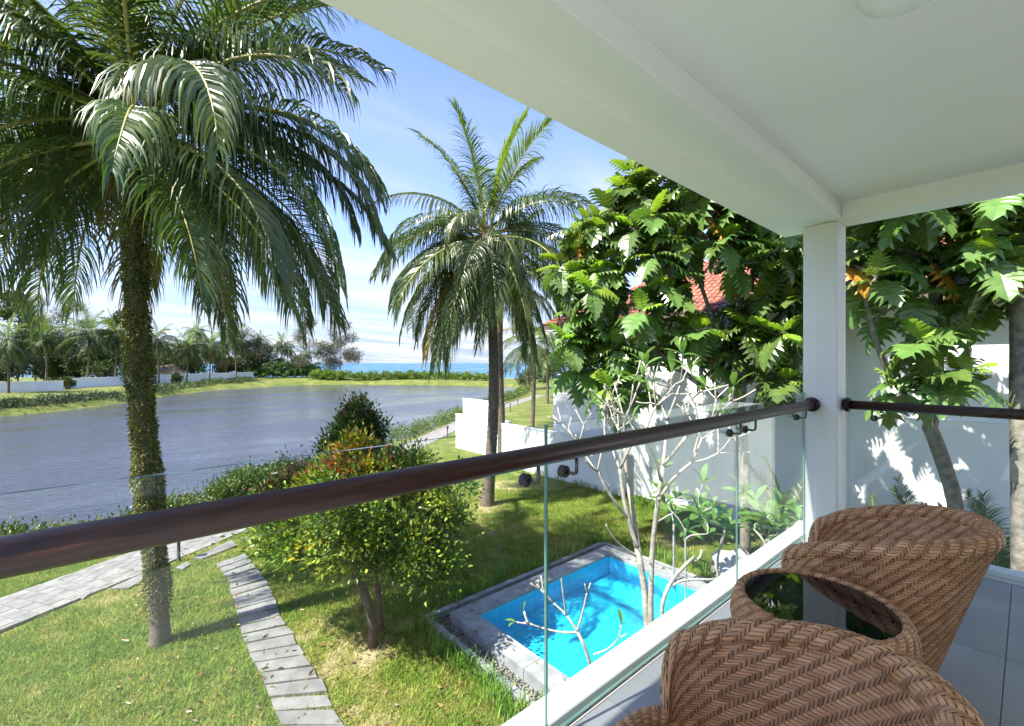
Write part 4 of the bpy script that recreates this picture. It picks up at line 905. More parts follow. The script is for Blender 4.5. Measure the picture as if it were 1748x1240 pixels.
def rosette(ends, rg, size, per=(6, 9), yellow=0.012):
    out = []
    for (p, d) in ends:
        ax = unit(np.array(d) * 0.6 + np.array([0, 0, 0.8]) + rg.normal(0, .15, 3)); a0 = rg.uniform(0, 6.28); n = rg.integers(*per)
        e1 = unit(np.cross(ax, np.array([0.3, 1, 0.2]))); e2 = np.cross(ax, e1)
        for k in range(n):
            t = k / max(1, n - 1); a = a0 + k * 2.4 + rg.normal(0, .2); el = R(66) - R(118) * t ** 0.75 + rg.normal(0, .16)
            dr = (e1 * math.cos(a) + e2 * math.sin(a)) * math.cos(el) + ax * math.sin(el); s = size * (0.55 + 0.5 * min(1, t * 1.8)) * rg.uniform(0.85, 1.15)
            kind = 'young' if t < 0.30 else ('yellow' if (t > 0.8 and rg.random() < yellow * 2.2) else 'old')
            out.append((np.array(p) - ax * 0.10 * t * size + dr * 0.05 * size, dr, s, kind))
    return out
def bread_tree(label, trunks, targets, seed, size, rt, base, rmax, per=(6, 9)):
    rg = np.random.default_rng(seed)
    t = empty('breadfruit_tree', base, label, 'tree', 'breadfruit trees')
    inv = Matrix.Translation(-Vector(base))
    mb, ends = grow(trunks, targets, rt=rt, seed=seed, rmax=rmax, wob=0.02); o = mb.build('trunk', M['bark'], t, True); o.matrix_parent_inverse = inv
    lv = rosette(ends, rg, size, per)
    lv.sort(key=lambda q: np.linalg.norm(q[0] - np.array([0, 0, EYE])))
    rest = MB()
    for i, (p, d, s, k) in enumerate(lv):
        m4 = leaf_matrix(p, d, (0, 0, 1), s, rg.normal(0, .25)); me = BL[k][i % 2]
        if i < 300:
            o = ob('leaf', me, t); o.matrix_parent_inverse = inv; o.matrix_basis = m4
            if k == 'yellow': o['label'] = 'yellowed breadfruit leaf'
        else:
            rest.add([m4 @ v.co for v in me.vertices], [tuple(q.vertices) for q in me.polygons], {'old': 0, 'young': 1, 'yellow': 2}[k])
    if rest.f:
        o = rest.build('leaves', [M['bread'], M['breadyoung'], M['breadyellow']], t, kind='stuff'); o.matrix_parent_inverse = inv
    return t
def blob_targets(blobs, seed, minsep):
    """blobs: (px x, px y, depth, radius in px, depth radius in m, count)"""
    rg = np.random.default_rng(seed); out = []
    for x, y, d, rp, rd, n in blobs:
        k = 0; tries = 0
        while k < n and tries < 400:
            tries += 1; v = rg.normal(size=3); v = v / np.linalg.norm(v) * rg.uniform(0.25, 1) ** (1 / 2.2)
            p = np.array(P(x + v[0] * rp, y + v[2] * rp * 0.9, d + v[1] * rd))
            if all(np.linalg.norm(p - q) > minsep for q in out): out.append(p); k += 1
    return out
# tree A
dA = 11.2
bA = P(1272, 915, dA); bA.z = 0
tA = [([bA, P(1272, 830, dA), P(1268, 740, dA), P(1262, 690, dA)], None), ([P(1262, 690, dA), P(1240, 640, dA + .2), P(1215, 540, dA), P(1180, 440, dA)], 1), ([P(1266, 720, dA), P(1272, 640, dA - .2), P(1262, 520, dA), P(1258, 400, dA)], 1), ([P(1264, 700, dA), P(1190, 655, dA), P(1110, 590, dA + .3), P(1050, 520, dA + .2)], 1), ([P(1268, 740, dA), P(1310, 640, dA - .3), P(1340, 520, dA - .4), P(1350, 430, dA - .4)], 1)]
blobs = [(1090, 430, dA + .1, 105, 1.3, 17), (1180, 380, dA, 110, 1.3, 14), (1290, 450, dA - .3, 90, 1.3, 12), (1010, 440, dA + .3, 65, 0.8, 9), (1075, 540, dA, 105, 1.1, 15), (1005, 590, dA + .1, 55, 0.7, 6), (1075, 330, dA + .2, 45, .6, 8), (1220, 550, dA, 75, 1.0, 7), (1335, 560, dA - .4, 55, .9, 6), (1245, 595, dA - .6, 55, .5, 5), (1340, 640, dA - .6, 25, .4, 3), (1060, 650, dA - .2, 50, .6, 6), (1340, 410, dA - .5, 50, .8, 9), (1255, 320, dA - .2, 85, 1.3, 14), (1400, 480, dA, 60, 1.0, 8), (1150, 250, dA, 80, 1.2, 10), (1330, 300, dA, 80, 1.2, 10), (1000, 430, 12.9, 60, .9, 6), (1020, 520, 12.7, 60, .9, 4)]  # last two clusters, behind the crown, added to shade the villa wall
bread_tree('big spreading breadfruit tree left of the balcony column, over the white wall', tA, blob_targets(blobs, 31, 0.34), 31, 0.78, 0.016, bA, 0.17)
# tree B right of the column
dB = 6.9
bB = P(1636, 1150, dB); bB.z = 0
tB = [([bB, P(1640, 880, dB), P(1608, 780, dB), P(1588, 730, dB)], None), ([P(1592, 738, dB), P(1570, 700, dB), P(1520, 650, dB - .1), P(1490, 570, dB - .2), P(1475, 500, dB - .3)], 1), ([P(1590, 735, dB), P(1600, 640, dB + .2), P(1600, 540, dB + .2), P(1592, 420, dB + .1), P(1586, 330, dB)], 1)]
bl = [(1480, 450, dB - .2, 55, .5, 4), (1530, 500, dB, 50, .5, 3), (1590, 560, dB - .4, 35, .4, 2), (1620, 630, dB - .5, 40, .3, 3), (1580, 400, dB, 75, .6, 6), (1660, 380, dB + .2, 60, .6, 5), (1690, 460, dB, 50, .5, 4), (1540, 660, dB - .1, 25, .3, 1), (1500, 400, dB + .4, 40, .4, 3), (1640, 520, dB + .3, 50, .5, 3), (1520, 280, dB, 110, 1.2, 7), (1640, 230, dB, 120, 1.2, 7), (1500, 400, dB + .3, 70, .6, 3), (1600, 330, dB + .6, 110, .8, 6), (1410, 270, dB + 1.6, 170, 1.6, 11), (1560, 240, dB + 1.2, 130, 1.2, 6)]  # highest clusters are hidden by the beam, added to shade the villa wall
bread_tree('breadfruit tree right of the column with a low forked leaning trunk', tB, blob_targets(bl, 33, 0.34), 33, 0.60, 0.020, bB, 0.10)
dC = 6.3
bC = P(1744, 1200, dC); bC.z = 0
tC = [([bC, P(1746, 900, dC), P(1742, 700, dC), P(1744, 520, dC), P(1734, 400, dC)], None)]
bl = [(1720, 380, dC, 60, .6, 6), (1790, 430, dC, 70, .7, 6), (1750, 300, dC, 70, .7, 5), (1830, 520, dC, 60, .7, 4), (1720, 440, dC - .3, 30, .3, 2), (1700, 250, dC + .3, 130, 1.2, 14), (1860, 330, dC, 120, 1.0, 12)]  # upper clusters out of view, added for shade on the villa wall
bread_tree('breadfruit tree with thick straight trunk at the right edge, before the window', tC, blob_targets(bl, 35, 0.36), 35, 0.60, 0.026, bC, 0.115)

# frangipani
def fr_leaf(name):
    mb = MB(); xs = [0, .1, .35, .65, .88, 1.0]; ws = [0.02, .05, .13, .17, .11, 0]; z = lambda x: 0.12 * x - 0.3 * x * x
    v = []; f = []
    for x, w_ in zip(xs, ws): v += [(x, w_, z(x) + w_ * .25), (x, 0, z(x)), (x, -w_, z(x) + w_ * .25)]
    for i in range(len(xs) - 1): f += [(i * 3, i * 3 + 1, i * 3 + 4, i * 3 + 3), (i * 3 + 1, i * 3 + 2, i * 3 + 5, i * 3 + 4)]
    mb.add(v, f); return mb.mesh(name, M['frangileaf'], True)
FL = fr_leaf('leaf')
def fork_tree(stems, levels, seed, spread=0.6, lens=(0.40, 0.32, 0.26, 0.2, 0.14), rtip=0.0075, up=0.25):
    """each stem (points, radius) ends in two or three branches, which fork again"""
    rg = np.random.default_rng(seed); mb = MB(); ends = []
    def go(p, d, lev, r):
        if lev >= levels: ends.append((p, d)); return
        n = 3 if rg.random() < 0.38 else 2; a0 = rg.uniform(0, 6.28); d = Vector(d); e1 = d.orthogonal().normalized(); e2 = d.cross(e1)
        for k in range(n):
            if lev > 1 and rg.random() < 0.12: continue
            a = a0 + 2 * math.pi * k / n + rg.normal(0, .25); sp = spread * rg.uniform(0.7, 1.3)
            nd = (d * math.cos(sp) + (e1 * math.cos(a) + e2 * math.sin(a)) * math.sin(sp) + Vector((0, 0, up * 0.3))).normalized()
            L = lens[lev] * rg.uniform(0.7, 1.25); end_d = (nd + Vector((0, 0, up)) + Vector(rg.normal(0, .12, 3))).normalized()
            pts = [p]; q = Vector(p)
            for j in range(4):
                q = q + (nd.lerp(end_d, (j + .5) / 4)).normalized() * L / 4; pts.append(q.copy())
            r2 = max(rtip, r * 0.72); mb.tube(pts, list(np.linspace(r2, max(rtip, r2 * 0.82), 5) * np.array([1.06, .97, .95, 1, 1.08])), 6)
            go(pts[-1], end_d, lev + 1, r2 * 0.85)
    for pts, r0, r1, lev in stems:
        sp = smooth_path3(pts, 16); mb.tube(sp, list(np.linspace(r0, r1, 16) * 0.80 * np.array([1, 1.03, .97, 1.02, .98, 1.05, 1, .96, 1.03, 1, .97, 1.04, .98, 1.02, 1, 1])), 9); go(Vector(sp[-1]), (Vector(sp[-1]) - Vector(sp[-4])).normalized(), lev, r1)
    return mb, ends
def frangipani(label, base, trunks, targets, leafy, seed, size=0.24, rt=0.0105, rmax=0.08, per=(3, 7), step=0.12, power=0.5, group='frangipani plants', cat='tree', name='frangipani_tree', forks=None):
    rg = np.random.default_rng(seed); t = empty(name, base, label, cat, group); inv = Matrix.Translation(-Vector(base))
    if forks: mb, ends = fork_tree(**forks)
    else: mb, ends = grow(trunks, targets, rt=rt, seed=seed, rmax=rmax, step=step, bend=0.55, wob=0.008, power=power)
    o = mb.build('trunk', M['frangibark'], t, True); o.matrix_parent_inverse = inv
    for p, d in ends:
        if rg.random() > leafy: continue
        n = rg.integers(*per); a0 = rg.uniform(0, 6.28); ax = unit(np.array(d) + np.array([0, 0, .4])); e1 = unit(np.cross(ax, np.array([.2, 1, .1]))); e2 = np.cross(ax, e1)
        for k in range(n):
            a = a0 + k * 2.4; el = R(70) - R(70) * k / n + rg.normal(0, .15); dr = (e1 * math.cos(a) + e2 * math.sin(a)) * math.cos(el) + ax * math.sin(el)
            o = ob('leaf', FL, t); o.matrix_parent_inverse = inv; o.matrix_basis = leaf_matrix(p, dr, (0, 0, 1), size * rg.uniform(0.7, 1.2), rg.normal(0, .3))
    return t
dF = 4.9
bF = P(1108, 1260, dF); bF.z = 0
stF = [([bF, P(1106, 1060, dF), P(1098, 985, dF), P(1088, 935, dF)], 0.055, 0.042, 9),
       ([P(1088, 938, dF), P(1074, 890, dF), P(1064, 850, dF), P(1058, 800, dF + .05)], 0.034, 0.024, 1), ([P(1090, 942, dF), P(1082, 880, dF + .1), P(1070, 820, dF + .2), P(1066, 760, dF + .25)], 0.036, 0.024, 1),
       ([bF + Vector((.05, -.05, 0)), P(1110, 1060, dF - .05), P(1113, 930, dF - .1), P(1124, 850, dF - .15), P(1132, 795, dF - .15)], 0.050, 0.028, 0), ([P(1123, 855, dF - .15), P(1150, 815, dF - .2), P(1180, 790, dF - .2)], 0.024, 0.017, 1), ([P(1072, 885, dF), P(1040, 845, dF - .1), P(1020, 805, dF - .1)], 0.024, 0.017, 1),
       ([P(1128, 820, dF - .15), P(1118, 780, dF - .35), P(1100, 745, dF - .4)], 0.022, 0.016, 1),
       ([P(1086, 950, dF), P(1050, 925, dF - .1), P(1034, 895, dF - .15)], 0.016, 0.010, 9), ([P(1118, 895, dF - .1), P(1140, 880, dF), P(1160, 872, dF)], 0.014, 0.010, 9)]
frangipani('mostly bare pale-barked frangipani with forked stems rising past the handrail', bF, None, None, 0.22, 41, 0.20, per=(2, 5), forks=dict(stems=stF, levels=4, seed=48, spread=0.72, lens=(.44, .36, .28, .2)))
dS = 4.2
bS = P(1016, 1260, dS); bS.z = 0
stS = [([bS, P(1014, 1160, dS), P(1000, 1105, dS), P(985, 1078, dS)], 0.026, 0.019, 9), ([P(986, 1080, dS), P(955, 1080, dS), P(925, 1072, dS + .05)], 0.015, 0.011, 3), ([P(986, 1079, dS), P(968, 1050, dS + .05), P(945, 1030, dS + .1)], 0.015, 0.011, 3), ([P(985, 1078, dS), P(995, 1045, dS), P(1002, 1012, dS)], 0.014, 0.009, 4), ([P(966, 1052, dS + .05), P(962, 1020, dS), P(958, 988, dS)], 0.011, 0.008, 5), ([P(1013, 1118, dS), P(1040, 1108, dS), P(1056, 1090, dS)], 0.012, 0.009, 4)]
frangipani('small frangipani with bare pale twigs spread over the pool water', bS, None, None, 0.45, 43, 0.15, per=(1, 3), forks=dict(stems=stS, levels=5, seed=47, lens=(.3, .25, .2, .16, .12), rtip=0.007, spread=.5))
dT = 4.6
bT = P(1200, 1060, dT); bT.z = 0
frangipani('thin crooked bare frangipani branch standing beside the white boulder', bT, [([bT, P(1128, 1060, dT), P(1132, 1020, dT), P(1150, 985, dT), P(1185, 950, dT)], None)], [P(1188, 958, dT), P(1212, 990, dT), P(1198, 940, dT + .1), P(1224, 985, dT + .2)], 0.0, 44, 0.16, rt=0.012, rmax=0.03, step=0.08)
labs = ['leafy frangipani shrub at the wall foot, left of the boulder', 'broad-leaved frangipani shrub behind the kerb next to the column', 'small frangipani shrub with pale stems under the breadfruit trunk', 'young frangipani seedling with upright leaves on the shaded lawn', 'frangipani shrub with large leaves close against the column']
for k, (x, y, d, yb_) in enumerate(((1170, 870, 8.6, 960), (1305, 885, 7.2, 1000), (1225, 915, 7.6, 985), (1150, 850, 9.5, 940), (1350, 900, 6.6, 1010))):
    q = P(x, yb_, d); q.z = 0; rgk = np.random.default_rng(60 + k); topp = P(x, y + 20, d)
    tgs = [np.array(P(x + rgk.normal(0, 32), y + rgk.normal(0, 24), d + rgk.normal(0, .3))) for _ in range(7)]
    frangipani(labs[k], q, [([q, q.lerp(topp, .5), topp + Vector((0, 0, -.2))], None)], tgs, 1.0, 70 + k, 0.34, rt=0.010, rmax=0.035, per=(5, 8), name='frangipani_shrub', cat='shrub', group='frangipani shrubs')

# ------------------------------------------------------------------ leafy shrubs
def shrub(name, label, base, trunk_pts, blobs, nleaf, leaf, table, cat='shrub', group=None, seed=1, rt=0.008, rmax=0.07, matl='shrub', bark='darkbark', clump=0.22, up=0.5, ntw=70, shell=0.55, per=26, tips=None):
    """blobs: centre, radii; leaves stand in small clumps through the blob's outer volume"""
    rg = np.random.default_rng(seed); base = Vector(base); t = empty(name, base, label, cat, group); inv = Matrix.Translation(-base)
    vol = np.array([b_[1][0] * b_[1][1] * b_[1][2] for b_ in blobs]) ** 0.75; vol /= vol.sum(); nc = max(20, int(nleaf / per)); ci = rg.choice(len(blobs), nc, p=vol)
    C = np.array([tuple(b_[0]) for b_ in blobs])[ci]; RR = np.array([b_[1] for b_ in blobs])[ci]
    v = unit(rg.normal(size=(nc, 3))); cen = C + v * RR * rg.uniform(shell ** 3, 1, (nc, 1)) ** (1 / 3) * rg.uniform(0.85, 1.1, (nc, 1))
    tw = cen[rg.choice(nc, min(ntw, nc), replace=False)]
    mb, ends = grow([(trunk_pts, None)], [c * 1.0 for c in tw], rt=rt, seed=seed, rmax=rmax, step=0.25, sides=6)
    o = mb.build('trunk', M[bark], t, True); o.matrix_parent_inverse = inv
    k = rg.integers(0, nc, nleaf); off = rg.normal(size=(nleaf, 3)) * clump * rg.uniform(.3, 1, (nleaf, 1)); pos = cen[k] + off
    dirs = unit(off) + v[k] * 0.5 + np.array([0, 0, up]) + rg.normal(0, .3, (nleaf, 3))
    clumpc = pick(nc, table, rg); jit = rg.uniform(0.75, 1.25, (nleaf, 1)); cols = clumpc[k] * jit
    if tips is not None:
        tipf = sstep(0.1, 0.9, (off * v[k]).sum(1) / clump)[:, None] * (rg.random(nc) < 0.5)[k][:, None]; cols = cols * (1 - tipf) + np.array(tips) * jit * tipf
    L = rg.uniform(0.7, 1.2, nleaf) * leaf[0]
    o = ob('crown', leaf_cloud('crown', pos, dirs, L, L * leaf[1], cols, M[matl], rg=rg), t, kind='stuff' if False else None); o.matrix_parent_inverse = inv
    return t
q = G(637, 1106); dq = to_lf(q.x, q.y)[1]
GREEN = [(4, (0.060, 0.115, 0.020)), (4, (0.095, 0.17, 0.025)), (2.5, (0.16, 0.24, 0.03)), (1.4, (0.36, 0.37, 0.04)), (0.15, (0.55, 0.42, 0.04))]
bl = []
for x, y, dd, rp in ((525, 895, 0, 62), (560, 870, .4, 65), (640, 840, .5, 75), (700, 860, .3, 65), (745, 905, .2, 60), (625, 925, -.5, 66), (475, 890, .3, 40), (690, 940, -.4, 58), (785, 880, .5, 35), (650, 812, .6, 45), (560, 940, -.3, 46), (490, 930, -.1, 34), (740, 960, 0, 40), (560, 840, .6, 45), (690, 800, .7, 45), (600, 870, -.5, 70), (780, 835, .6, 26)):
    r = rp / FP * (dq + dd); bl.append((P(x, y, dq + dd), (r, r, r * .85)))
shrub('syzygium_tree', 'dense round garden tree with yellow-green tips beside the stepping path', q, [q, P(634, 1050, dq), P(622, 1010, dq), P(606, 980, dq)], bl, 27000, (0.096, 0.50), GREEN, 'tree', seed=51, rt=0.013, rmax=0.115, clump=0.19, ntw=90, shell=0.45, per=75, tips=(0.24, 0.33, 0.035))
RED = GREEN[:3] + [(0.5, (0.34, 0.30, 0.03))]
def px_blobs(lst, d):
    return [(P(x, y, d + dd), (rp / FP * d,) * 3) for x, y, dd, rp in lst]
q = G(605, 905); dq = to_lf(q.x, q.y)[1]
shrub('tall_shrub', 'tall dark shrub with a spiky red-tipped top behind the round tree', q, [q, P(608, 800, dq), P(610, 700, dq)], px_blobs([(605, 748, 0, 40), (612, 715, 0, 30), (640, 735, 0, 24), (575, 765, 0, 30), (611, 690, 0, 10)], dq), 9000, (0.12, 0.42), [(5, (0.03, 0.065, 0.016)), (3, (0.05, 0.09, 0.02)), (.7, (0.13, 0.045, 0.03))], 'shrub', 'garden shrubs', seed=52, clump=0.16)
q = G(652, 1078); dq = to_lf(q.x, q.y)[1]
shrub('red_tip_shrub', 'shrub with orange, red and yellow new leaves just above the handrail', q, [q, P(640, 950, dq), P(615, 800, dq)], px_blobs([(612, 800, 0, 42), (608, 772, 0, 24), (570, 812, 0, 34), (640, 800, 0, 30), (603, 757, 0, 10), (545, 825, 0, 24)], dq), 5200, (0.105, 0.45), [(3, (0.07, 0.14, 0.02)), (2.5, (0.42, 0.38, 0.035)), (1.3, (0.48, 0.16, 0.045)), (.9, (0.36, 0.06, 0.05))], 'shrub', 'garden shrubs', seed=53, clump=0.13)
q = G(500, 935); dq = to_lf(q.x, q.y)[1]
shrub('red_tip_shrub', 'loose shrub with thin reddish shoots left of the round tree, above the handrail', q, [q, P(500, 850, dq), P(500, 815, dq)], px_blobs([(505, 835, 0, 30), (488, 800, 0, 14), (530, 815, 0, 30), (460, 845, 0, 25), (490, 780, 0, 6)], dq), 5000, (0.11, 0.4), [(4, (0.06, 0.12, 0.02)), (2, (0.11, 0.18, 0.03)), (.8, (0.30, 0.07, 0.05))], 'shrub', 'garden shrubs', seed=54, clump=0.14)

# hedges along the water
def hedge(label, pts, wdt, hgt, n, table, seed, leaf=(0.11, 0.5), group='lakeside hedges'):
    rg = np.random.default_rng(seed); pts = np.array([tuple(p)[:2] for p in pts]); s = np.concatenate([[0], np.cumsum(np.hypot(*np.diff(pts, axis=0).T))])
    nc = max(10, n // 20); q = rg.uniform(0, s[-1], nc); c = np.stack([np.interp(q, s, pts[:, 0]), np.interp(q, s, pts[:, 1])], 1) + rg.normal(0, wdt / 3, (nc, 2))
    hh = hgt * rg.uniform(0.25, 1.05, nc) * (0.75 + 0.25 * np.sin(q * 1.7)); z = ground_z(c[:, 0], c[:, 1]); C = np.concatenate([c, (z + hh)[:, None]], 1)
    k = rg.integers(0, nc, n); off = rg.normal(size=(n, 3)) * 0.16; cols = pick(nc, table, rg)[k] * rg.uniform(.75, 1.25, (n, 1)); L = rg.uniform(.7, 1.3, n) * leaf[0]
    mid = pts[len(pts) // 2]; base = Vector((mid[0], mid[1], gz(*mid))); t = empty('hedge', base, label, 'hedge', group); inv = Matrix.Translation(-base)
    o = ob('foliage', leaf_cloud('foliage', C[k] + off, unit(off) + np.array([0, 0, .6]), L, L * leaf[1], cols, M['shrub'], rg=rg), t, kind='stuff'); o.matrix_parent_inverse = inv
    b = MB()
    for _ in range(min(60, nc // 3)):
        j = rg.integers(0, nc); g = Vector((C[j][0], C[j][1], z[j] - .05)); b.tube([g, Vector(C[j]) + Vector((0, 0, -.03))], [0.012, 0.006], 4)
    o = b.build('stems', M['darkbark'], t, kind='stuff'); o.matrix_parent_inverse = inv
HG = [(4, (0.07, 0.12, 0.02)), (3, (0.11, 0.17, 0.03)), (1.5, (0.18, 0.22, 0.04))]
def bank(px0, off=0.9):
    out = []
    for x, y in px0:
        p = G(x, y, WL); n = np.array([1, -.35]) ; n = LF(off, -off * .2) ; out.append((p.x + n.x, p.y + n.y))
    return out
hedge('low leafy hedge on the bank left of the round tree, by the water', bank([(330, 880), (390, 858), (450, 832)]), 1.0, 0.75, 9000, HG, 81)
hedge('low hedge along the walkway right of the tall dark shrub', bank([(640, 770), (700, 750), (760, 725), (830, 698)]), 1.3, 0.9, 14000, HG, 82)
hedge('low hedge at the far right corner of the lake', bank([(835, 697), (870, 683), (895, 670)]), 1.6, 0.9, 9000, HG, 83, (0.18, .5))
hedge('sparse scrubby hedge between paved walkway and lake at the lower left', bank([(-120, 985), (0, 962), (100, 945), (200, 925), (300, 892)], 0.6), 0.7, 0.55, 9000, HG + [(2, (0.20, 0.16, 0.07))], 84)
hedge('bright green hedge in front of the sea, left of the gap', [G(x, 652, -.3).xy for x in (535, 590)], 2.5, 2.2, 9000, [(3, (0.12, 0.20, 0.03)), (2, (0.17, 0.25, 0.04))], 85, (0.35, .6))
hedge('long bright green hedge in front of the sea, right of the gap', [G(x, 652, -.3).xy for x in (603, 700, 780, 850)], 2.5, 2.0, 18000, [(3, (0.12, 0.20, 0.03)), (2, (0.17, 0.25, 0.04))], 86, (0.35, .6))
hedge('dark shrub row under the last palms, left of the casuarinas', [G(x, 648, 0).xy for x in (440, 490, 540)], 4, 4.2, 16000, [(3, (0.04, 0.085, 0.018)), (2, (0.06, 0.12, 0.022))], 87, (0.4, .6))
hedge('dark reedy scrub along the far water edge on the left', [(G(x, y, WL).x, G(x, y, WL).y) for x, y in ((-60, 714), (60, 702), (140, 693), (205, 686))], 2.2, 0.8, 9000, [(3, (0.03, 0.055, 0.02)), (2, (0.05, 0.085, 0.03))], 88, (0.25, .3))
hedge('thin green scrub along the far water edge right of the ivy-clad trunk', [(G(x, y, WL).x, G(x, y, WL).y) for x, y in ((255, 678), (300, 671), (360, 664), (430, 659))], 2.5, 0.9, 8000, [(3, (0.05, 0.09, 0.025)), (2, (0.09, 0.13, 0.03))], 89, (0.3, .3))

# big trees behind the far palms
def far_tree(label, x, ybase, ytop, wpx, d, nleaf, table, seed, leaf=(0.5, 0.22), name='casuarina_tree', loose=True):
    rg = np.random.default_rng(seed); q = LF((x - CX) / FP * d, d); q.z = gz(q.x, q.y); top = P(x, ytop, d); H = top.z - q.z; bl = []; W_ = wpx / FP * d
    for k in range(11 if loose else 8):
        t = 0.22 + 0.76 * (k + .5) / (11 if loose else 8); spread = W_ * (0.55 if loose else .6) * math.sin(math.pi * min(1, (0.2 + t * 0.8))) + 0.3
        a = rg.uniform(0, 6.28); c = q + Vector((math.cos(a) * spread, math.sin(a) * spread, H * t)); r = W_ * rg.uniform(0.28, 0.45) * (1.1 - 0.55 * t)
        bl.append((c, (r, r, r * 0.62)))
    shrub(name, label, q, [q, q.lerp(top, .5) + Vector((.2, .1, 0)), q.lerp(top, .93)], bl, nleaf, leaf, table, 'tree', 'trees behind the far bank', seed, rt=0.03, rmax=0.3, matl='casu', clump=0.55, up=-0.1 if loose else .4, ntw=45, shell=0.3)
CAS = [(3, (0.075, 0.085, 0.050)), (2, (0.105, 0.110, 0.070)), (1, (0.15, 0.13, 0.08))]
BRO = [(3, (0.045, 0.075, 0.02)), (2, (0.075, 0.11, 0.03)), (1, (0.13, 0.13, 0.04))]
far_tree('feathery casuarina by the sea, rightmost tree of the far bank', 580, 650, 543, 42, 128, 11440, CAS, 91)
far_tree('thin reddish-grey casuarina left of the fuller one by the sea', 527, 650, 545, 34, 130, 5280, CAS, 92)
far_tree('airy casuarina rising above palms near the end of the white wall', 395, 650, 535, 50, 130, 7920, CAS, 93)
far_tree('tall airy casuarina standing behind the wall, left of the ivy-clad trunk', 125, 650, 505, 50, 95, 5720, CAS, 94)
far_tree('sparse dark casuarina between two palms at the left', 75, 650, 500, 30, 100, 3300, CAS, 95)
far_tree('spreading broadleaf tree at the left edge behind the wall', 12, 650, 497, 70, 92, 10560, BRO, 96, (0.6, .5), 'broadleaf_tree', False)
far_tree('rounded broadleaf tree half behind the ivy-clad trunk', 205, 650, 530, 40, 110, 5720, BRO, 97, (0.6, .5), 'broadleaf_tree', False)
far_tree('low broadleaf tree filling the gap behind the left palms', 60, 650, 575, 70, 100, 10560, BRO, 98, (0.6, .5), 'broadleaf_tree', False)
far_tree('low olive broadleaf tree behind the first palms right of the trunk', 330, 650, 590, 60, 125, 7700, BRO, 99, (0.6, .5), 'broadleaf_tree', False)
far_tree('low broadleaf tree behind the wall at the centre of the far bank', 440, 648, 580, 45, 135, 6600, CAS, 90, (0.6, .5), 'broadleaf_tree', False)
far_tree('broad tree behind the villa corner, beyond the yellowing palm', 965, 660, 560, 50, 60, 5000, BRO, 101, (0.4, .5), 'broadleaf_tree', False)
far_tree('leafy tree seen between the yellowing palm and villa post', 900, 655, 600, 40, 85, 4000, BRO, 102, (0.4, .5), 'broadleaf_tree', False)
for k, (x, yt, wpx, d, lab) in enumerate(((30, 590, 40, 88, 'low bushy tree behind the first palm at the left edge'), (110, 588, 46, 96, 'low bushy tree behind the wall step at the left'), (165, 596, 40, 96, 'dense low tree behind the tall palm left of the ivy-clad trunk'), (195, 585, 40, 112, 'dark bushy tree hidden partly by the ivy-clad trunk'), (262, 596, 36, 120, 'olive bushy tree directly right of the ivy-clad trunk'), (310, 598, 36, 124, 'bushy tree behind the yellowish palm'), (362, 596, 38, 128, 'dark green bushy tree behind the straight-trunked palm'), (415, 598, 36, 132, 'bushy tree behind the last stretch of white wall'), (465, 606, 34, 138, 'grey-green bushy tree near the sea behind two palms'), (505, 612, 30, 138, 'bushy tree between the last palms and the casuarina'))):
    far_tree(lab, x, 650, yt, wpx, d, 4200, BRO if k % 3 else CAS, 130 + k, (0.6, .45), 'bushy_tree', False)
for k, (x, y, lab) in enumerate(((113, 668, 'small dark shrub at the step in the white wall'), (301, 657, 'small round shrub at the wall foot among the far palms'))):
    q = G(x, y, .2); q.z = gz(q.x, q.y); d = to_lf(q.x, q.y)[1]
    shrub('wall_shrub', lab, q, [q, q + Vector((0, 0, .8))], [(q + Vector((0, 0, 1.0)), (.9, .9, .9))], 900, (0.35, .5), BRO, 'shrub', 'shrubs at the far wall', 110 + k, ntw=12)

# far boundary wall, huts
def wall_seg(label, p0, p1, h0, hgt):
    p0, p1 = Vector(p0), Vector(p1); d = (p1 - p0); n = Vector((-d.y, d.x, 0)).normalized() * 0.1
    base = (p0 + p1) / 2; t = empty('boundary_wall', base, label, 'wall', 'white walls of the far bank'); b = MB()
    b.prism([p0 - n, p1 - n, p1 + n, p0 + n], h0 - .6, h0 + hgt); o = b.build('wall_body', M['white'], t); o.matrix_parent_inverse = Matrix.Translation(-base)
    b = MB(); m = n * 1.35; b.prism([p0 - m, p1 - m, p1 + m, p0 + m], h0 + hgt + .002, h0 + hgt + .07); o = b.build('wall_cap', M['white'], t); o.matrix_parent_inverse = Matrix.Translation(-base)
wall_seg('long white boundary wall at the far left, left of its step', G(-260, 684, .2), G(108, 670, .2), 0.2, 1.75)
wall_seg('white boundary wall behind the palms left of the ivy-clad trunk', G(109, 667, .2), G(215, 660, .2), 0.2, 1.9)
wall_seg('white boundary wall right of the ivy-clad trunk, ending near the sea', G(216, 660, .2), G(432, 648, .2), 0.2, 2.0)
def hut(label, x, d, wdt, eave, ridge):
    q = LF((x - CX) / FP * d, d); q.z = gz(q.x, q.y); t = empty('thatched_hut', q, label, 'hut', 'huts behind the far wall', rz=R(-41))
    b = MB(); b.box(-wdt / 2 + .5, wdt / 2 - .5, -2.5, 2.5, -.3, eave); b.build('wall', M['hut'], t)
    b = MB(); b.add([(-wdt / 2, -3.4, eave - .2), (wdt / 2, -3.4, eave - .2), (wdt / 2, 3.4, eave - .2), (-wdt / 2, 3.4, eave - .2), (-wdt / 4, 0, ridge), (wdt / 4, 0, ridge)], [(0, 1, 5, 4), (1, 2, 5), (2, 3, 4, 5), (3, 0, 4), (3, 2, 1, 0)]); b.build('roof', M['thatch'], t)
hut('brown thatched hut behind the wall right of the ivy-clad trunk', 285, 118, 7, 2.4, 4.0)

